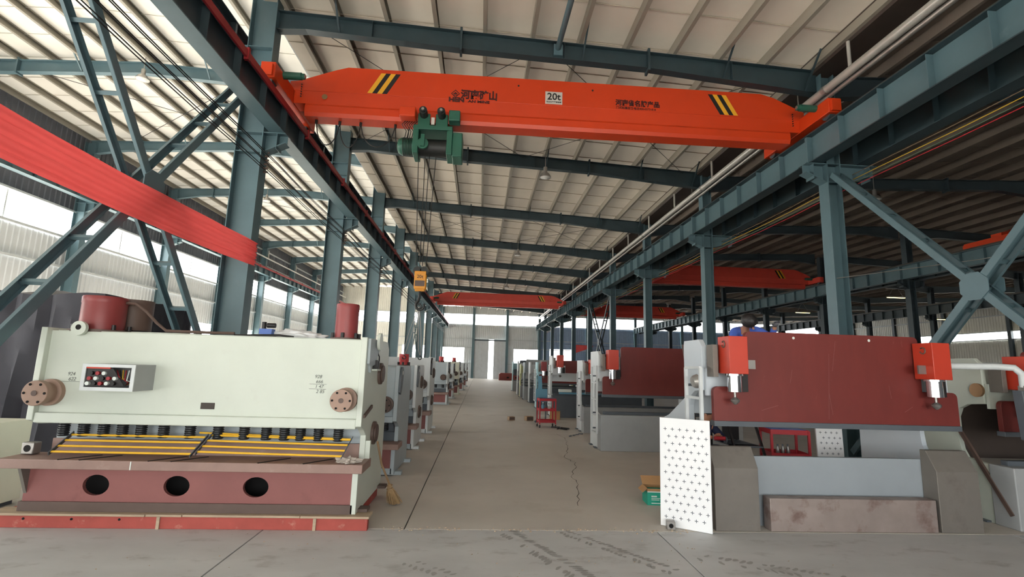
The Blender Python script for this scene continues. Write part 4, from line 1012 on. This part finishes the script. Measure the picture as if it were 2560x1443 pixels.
# ---- red tool carts
def cart(label, loc, rz, w=.46, d=.34, hh=.80, tray='plastic_navy'):
    t = thing('tool_cart', label, 'cart', loc, rz)
    for x in (-w/2, w/2):
        for y in (-d/2, d/2):
            B(x-.016,x+.016,y-.016,y+.016,.09,hh).build('post', 'cart_red', t, smooth=False)
            MB().cyl((x-.014,y,.045),(x+.014,y,.045),.045,n=14).build('caster', 'black_paint', t)
            B(x-.02,x+.02,y-.02,y+.02,.07,.10).build('caster_fork', 'lamp_metal', t)
    for z in (.14,.46,hh-.06):
        MB().box(-w/2,w/2,-d/2,d/2,z,z+.008).box(-w/2,w/2,-d/2-.006,-d/2,z,z+.07).box(-w/2,w/2,d/2,d/2+.006,z,z+.07).box(-w/2-.006,-w/2,-d/2,d/2,z,z+.07).box(w/2,w/2+.006,-d/2,d/2,z,z+.07).build('shelf', 'cart_red', t, smooth=False)
    B(-w/2+.02,w/2-.02,-d/2+.02,d/2-.02,hh-.045,hh+.015).build('top_mat', tray, t, bevel=.008)
    return t
cart('red tool cart with casters standing in the aisle by the presses', (1.96,14.4,0), R(6))
cart('red tool cart with blue tray behind the near press brake', (4.72,7.55,0), R(-8), .54, .4, .86, 'valve_blue')
for i, (x, z, mt, lb) in enumerate(((1.86,.47,'plastic_blue','blue plastic bottle'),(2.04,.47,'sign_white','white tin'))):
    t = thing('bottle' if i == 0 else 'tin', lb+' on the middle shelf of the aisle cart', 'bottle' if i == 0 else 'tin', (x,14.4,z))
    if i == 0: MB().lathe((0,0,0), [(.04,0),(.042,.02),(.042,.13),(.018,.17),(.018,.2)], 14).build('bottle_body', mt, t); MB().cyl((0,0,.2),(0,0,.225),.021,n=12).build('cap', 'print_white', t)
    else: MB().lathe((0,0,0), [(.045,0),(.045,.10),(.047,.105),(.043,.11)], 16).build('tin_body', mt, t); MB().cyl((0,0,.10),(0,0,.114),.036,n=14).build('tin_lid', 'lamp_metal', t)
for i in range(3):
    t = thing('steel_tool', 'steel tool bit, %s in the row on the cart behind the near press' % ORD[i], 'tool', (4.58+.08*i,7.5,.47)); MB().lathe((0,0,0), [(.02,0),(.028,.02),(.028,.10),(.018,.14)], 12).build('tool_body', 'steel_bare', t); MB().cyl((0,0,.14),(0,0,.17),.012,n=8).build('tool_tip', 'slate_grey', t)
# ---- platform ladder behind the near press
pf = thing('platform_ladder', 'dark steel step platform behind the near press brake', 'ladder', (4.12,7.25,0))
for z, y0_ in ((.90,.40),(.60,.22),(.30,.05)): B(-.22,.22,y0_,y0_+(.60 if z > .7 else .2),z-.02,z).build('tread', 'slate_grey', pf)
for x in (-.22,.22):
    MB().bar((x,-.06,0),(x,.42,.90),.03,.03).build('stringer', 'black_paint', pf, smooth=False)
    MB().bar((x,1.0,0),(x,1.0,.90),.03,.03).build('post', 'black_paint', pf, smooth=False); MB().bar((x,.24,.30),(x,1.0,.30),.025,.025).build('tie', 'black_paint', pf, smooth=False)
B(-.06,.22,.93,.95,.60,.90).build('back_panel', 'black_paint', pf)
B(-.22,.22,.30,.90,.585,.60).build('tread', 'slate_grey', pf)
MB().bar((-.22,1.0,.4),(.22,1.0,.4),.025,.025).build('tie', 'black_paint', pf, smooth=False)
# ---- control pendant of the white press
pd = thing('control_pendant', 'dark control pendant hung on a white swing arm at the view edge', 'control panel')
MB().tube([(6.10,6.0,1.86),(6.70,5.92,1.87),(6.86,5.85,1.86),(6.90,5.80,1.78),(6.90,5.80,1.62)], .042, 12).build('swing_arm', 'frame_light', pd)
B(6.865,6.935,5.76,5.84,1.56,1.64).build('swivel', 'lamp_metal', pd)
cs = MB().prism([(6.80,1.58),(7.22,1.58),(7.26,.98),(6.84,.98)], 'xz', 5.74, 5.86).build('pendant_case', 'slate_grey', pd, bevel=.008, smooth=False)
MB().prism([(6.84,1.53),(7.18,1.53),(7.19,1.25),(6.855,1.25)], 'xz', 5.735, 5.74).build('display', 'screen_dark', pd, smooth=False)
for k in range(8): MB().cyl((6.92+.08*(k % 4),5.733,1.17-.08*(k//4)),(6.92+.08*(k % 4),5.74,1.17-.08*(k//4)),.018,n=10).build('push_button', ['rail_red','hoist_green','print_white','stripe_yellow'][k % 4], pd)
pd.scale = (.90,.90,.90); pd.location = (-.13,0,.17)
# ---- poles, boxes and bits on the floor
tag(MB().cyl((3.10,7.40,2.10),(3.38,7.40,.0),.020,n=10).build('wooden_pole', 'brown_dark'), 'dark wooden pole leaning between the first two press brakes', 'pole')
for x, y, s_, lb in ((1.06,16.0,.10,'rough wooden block on the aisle floor, farther from the red cart'),(1.62,16.0,.12,'rough wooden block on the aisle floor beside the red cart')):
    o = thing('wooden_block', lb, 'block', (x,y,0), R(20)); B(-s_,s_,-s_*.8,s_*.8,0,s_*1.15).build('block_body', 'wood_stick', o, bevel=.01); B(-s_*.9,s_*.9,-s_*.81,-s_*.8,.02,s_).build('block_end', 'brown_dark', o)
ct = thing('brown_carton', 'closed brown carton on the floor behind the red cart', 'carton', (2.55,16.6,0), R(-10)); B(-.17,.17,-.15,.15,0,.26).build('carton_body', 'cardboard', ct, bevel=.004); B(-.17,.17,-.012,.012,.26,.262).build('tape', 'copper_brown', ct)
tag(MB().tube([(2.2,13.9,.02),(2.35,14.1,.03),(2.55,14.0,.02),(2.45,13.8,.02),(2.28,13.85,.035),(2.3,14.05,.05),(2.1,14.3,.02)], .018, 6).build('air_hose', 'cable_black'), 'black coil of hose on the floor by the third press', 'hose')
for i in range(4):
    tag(MB().bar((2.3+.11*i,12.55+.17*i,.012),(2.36+.12*i,12.62+.12*i,.02),.03,.022).build('scrap_piece', 'slate_grey'), 'small dark scrap piece near the foot of the third press, %s from the aisle' % ORD[i], 'scrap', 'scrap pieces by the third press')
bp = thing('blue_board', 'light blue painted machine part standing behind the red cart', 'panel', (1.98,15.6,0))
MB().prism([(-.20,.62),(.16,.62),(.16,1.02),(.0,1.02),(-.02,1.42),(-.13,1.42),(-.13,1.02),(-.20,1.02)], 'xz', -.02, .02).build('board_body', 'plastic_blue', bp, bevel=.004, smooth=False)
MB().box(-.18,-.14,-.02,.02,0,.62).box(.10,.14,-.02,.02,0,.62).box(-.22,.18,-.12,.12,0,.03).build('board_stand', 'slate_grey', bp)
bk = tag(B(2.75,5.4,17.02,17.10,.80,.86).build('blue_rail', 'plastic_blue'), 'light blue rail resting along the slate press bed', 'rail')
wb = thing('white_tray', 'white tray lying on the end of the slate press bed', 'tray', (2.95,17.0,.82)); B(-.22,.22,-.03,.10,.045,.14).build('tray_body', 'print_white', wb, bevel=.01); B(-.2,.2,-.02,.09,.14,.145).build('tray_inset', 'sign_white', wb)
rb = thing('red_steel_box', 'low dark red steel box on the floor before the sliding door', 'steel box', (3.4,58.5,0)); MB().prism([(-1.1,0),(1.5,0),(1.5,.85),(-.9,.85),(-1.1,.7)], 'xz', 0, 1.2).build('box_body', 'primer_red', rb, smooth=False)
for x in (-.2,.8): B(x,x+.3,-.01,0,.25,.42).build('box_slot', 'dark_hole', rb)
tag(B(-1.7,-1.2,52,52.6,0,1.0).build('waste_bin', 'brown_dark', bevel=.03), 'small dark bin at the far end of the shear row', 'bin')
# rope across the press side columns
tag(MB().tube([(7.42,9.72,3.72),(9.5,8.6,3.98),(12.2,7.3,4.6)], .008, 5).build('thin_rope', 'lamp_metal'), 'thin pale rope tied across the first press side column', 'rope')

# ================================================================== PEOPLE
def skin(name, V, E, Rd, mat, parent, root=0, sub=2):
    me = bpy.data.meshes.new(name); me.from_pydata([tuple(v) for v in V], E, [])
    me.materials.append(m_[mat]); o = bpy.data.objects.new(name, me); COL.objects.link(o); o.parent = parent
    o.modifiers.new('s', 'SKIN'); sv = me.skin_vertices[0].data
    for i, r_ in enumerate(Rd):
        sv[i].radius = (r_, r_) if not isinstance(r_, tuple) else r_
    sv[root].use_root = True
    o.modifiers['s'].use_smooth_shade = True
    ss = o.modifiers.new('u', 'SUBSURF'); ss.levels = sub; ss.render_levels = sub
    return o
def person(label, J, shirt, trouser, glove='skin', face=(0,-1,0)):
    t = thing('person', label, 'person')
    J = {k: Vector(v) for k, v in J.items()}
    names = ['pel','bel','che','nec','hea','top','shL','elL','wrL','shR','elR','wrR','hiL','knL','anL','toL','hiR','knR','anR','toR']
    rad = [.11,.105,.115,.05,.085,.07,.055,.042,.03,.055,.042,.03,.085,.058,.042,.035,.085,.058,.042,.035]
    ix = {n: i for i, n in enumerate(names)}
    ed = [('pel','bel'),('bel','che'),('che','nec'),('nec','hea'),('hea','top'),('che','shL'),('shL','elL'),('elL','wrL'),('che','shR'),('shR','elR'),('elR','wrR'),('pel','hiL'),('hiL','knL'),('knL','anL'),('anL','toL'),('pel','hiR'),('hiR','knR'),('knR','anR'),('anR','toR')]
    skin('body', [J[n] for n in names], [(ix[a], ix[b]) for a, b in ed], rad, 'skin', t)
    def cloth(nm, keys, mat, k, trim=None):
        kk = {n: i for i, n in enumerate(keys)}
        V = [J[n].copy() for n in keys]
        for n, to, f in (trim or []): V[kk[n]] = J[n].lerp(J[to], f)
        skin(nm, V, [(kk[a], kk[b]) for a, b in ed if a in kk and b in kk], [rad[ix[n]]*k+.012 for n in keys], mat, t)
    cloth('jacket', ['pel','bel','che','nec','shL','elL','wrL','shR','elR','wrR'], shirt, 1.12, [('wrL','elL',.12),('wrR','elR',.12),('nec','che',.35)])
    cloth('trousers', ['pel','hiL','knL','anL','hiR','knR','anR'], trouser, 1.15)
    for s_ in 'LR':
        a, b = J['an'+s_], J['to'+s_]; skin('shoe', [a+Vector((0,0,-.01)), a.lerp(b,.5), b], [(0,1),(1,2)], [.05,.045,.04], 'black_paint', t)
        w_, e = J['wr'+s_], J['el'+s_]; d = (w_-e).normalized(); sd = d.cross(Vector((0,0,1)));
        sd = (sd if sd.length > .1 else Vector((1,0,0))).normalized(); up_ = sd.cross(d)
        V = [w_, w_+d*.045, w_+d*.085]; E_ = [(0,1),(1,2)]; Rd = [.026,.034,.030]
        for q, (o_, ln) in enumerate(((-.030,.065),(-.010,.080),(.010,.076),(.030,.060))):
            b0 = w_+d*.09+sd*o_; k0 = len(V); V += [b0, b0+d*ln*.55-up_*.012, b0+d*ln*.85-up_*.035]; E_ += [(2,k0),(k0,k0+1),(k0+1,k0+2)]; Rd += [.010,.009,.008]
        k0 = len(V); V += [w_+d*.04+sd*.045, w_+d*.085+sd*.062-up_*.015]; E_ += [(1,k0),(k0,k0+1)]; Rd += [.012,.009]
        skin('hand', V, E_, Rd, glove, t, sub=1)
    # hair cap, ears, nose
    hd = J['hea']; axis = (J['top']-J['nec']).normalized(); f = Vector(face).normalized(); sd = axis.cross(f).normalized(); f = sd.cross(axis)
    vs = []; fs = []; n, m2 = 18, 8
    for i in range(m2+1):
        th = R(100)*i/m2
        for j in range(n):
            ph = 2*math.pi*j/n; fr = math.cos(ph)
            lim = th*(1.0 if fr < .3 else 1.0-.42*(fr-.3)/.7)
            r_ = .118+.004*math.sin(j*5+i*3)
            vs.append(hd+axis*.035+axis*(r_*1.02*math.cos(lim))+(f*fr*1.08+sd*math.sin(ph)*.92)*(r_*math.sin(lim)))
    for i in range(m2):
        for j in range(n): fs.append((i*n+j, i*n+(j+1) % n, (i+1)*n+(j+1) % n, (i+1)*n+j))
    MB().add(vs, fs).build('hair', 'hair_black', t)
    for s_ in (-1, 1): MB().lathe(hd+sd*s_*.092, [(.008,-.006),(.024,-.004),(.024,.006),(.008,.010)], 12, sd*s_).build('ear', 'skin', t)
    MB().cyl(hd+f*.085+axis*.01, hd+f*.115-axis*.025, .010, .017, 8).build('nose', 'skin', t)
    for s_ in (-1, 1): MB().lathe(hd+f*.088+sd*s_*.034+axis*.018, [(.004,-.004),(.012,0),(.004,.006)], 10, f).build('eye', 'black_paint', t)
    MB().bar(hd+f*.088-axis*.052-sd*.022, hd+f*.088-axis*.052+sd*.022, .008, .008, axis).build('mouth', 'cylinder_red', t)
    return t
person('worker in blue overalls bending forward behind the near press ram', dict(
    pel=(4.20,7.87,1.82), bel=(4.17,7.75,2.00), che=(4.10,7.47,2.29), nec=(4.03,7.27,2.39), hea=(3.99,7.10,2.45), top=(3.97,7.00,2.47),
    shR=(3.90,7.38,2.33), elR=(3.80,7.23,2.14), wrR=(3.82,7.05,2.06), shL=(4.29,7.45,2.38), elL=(4.46,7.32,2.26), wrL=(4.42,7.14,2.40),
    hiR=(4.11,7.89,1.76), knR=(4.06,7.83,1.35), anR=(4.04,7.97,.96), toR=(4.02,7.83,.935), hiL=(4.29,7.89,1.76), knL=(4.28,7.83,1.35), anL=(4.26,7.99,.96), toL=(4.26,7.85,.935)),
    'cloth_blue', 'cloth_navy', 'glove_grey', (.55,-.2,-.9))
person('worker in navy overalls crouching behind the near press bed', dict(
    pel=(3.62,8.22,.40), bel=(3.62,8.14,.56), che=(3.64,8.02,.78), nec=(3.68,7.94,.92), hea=(3.71,7.88,1.03), top=(3.72,7.85,1.11),
    shR=(3.47,8.00,.82), elR=(3.48,7.78,.66), wrR=(3.66,7.67,.70), shL=(3.82,8.02,.82), elL=(3.90,7.82,.64), wrL=(3.76,7.66,.72),
    hiR=(3.52,8.22,.38), knR=(3.40,7.86,.52), anR=(3.44,8.10,.08), toR=(3.42,7.94,.045), hiL=(3.72,8.22,.38), knL=(3.85,7.84,.52), anL=(3.82,8.10,.08), toL=(3.85,7.94,.045)),
    'cloth_navy', 'cloth_navy', 'skin', (.5,-.8,-.3))
gr = thing('hand_grinder', 'red hand tool held by the crouching worker', 'tool', (3.70,7.55,.70)); MB().cyl((-.08,0,0),(.08,0,0),.03,n=14).build('tool_body', 'cart_red', gr); MB().cyl((.08,0,-.02),(.10,0,-.02),.05,n=16).build('tool_disc', 'slate_grey', gr)
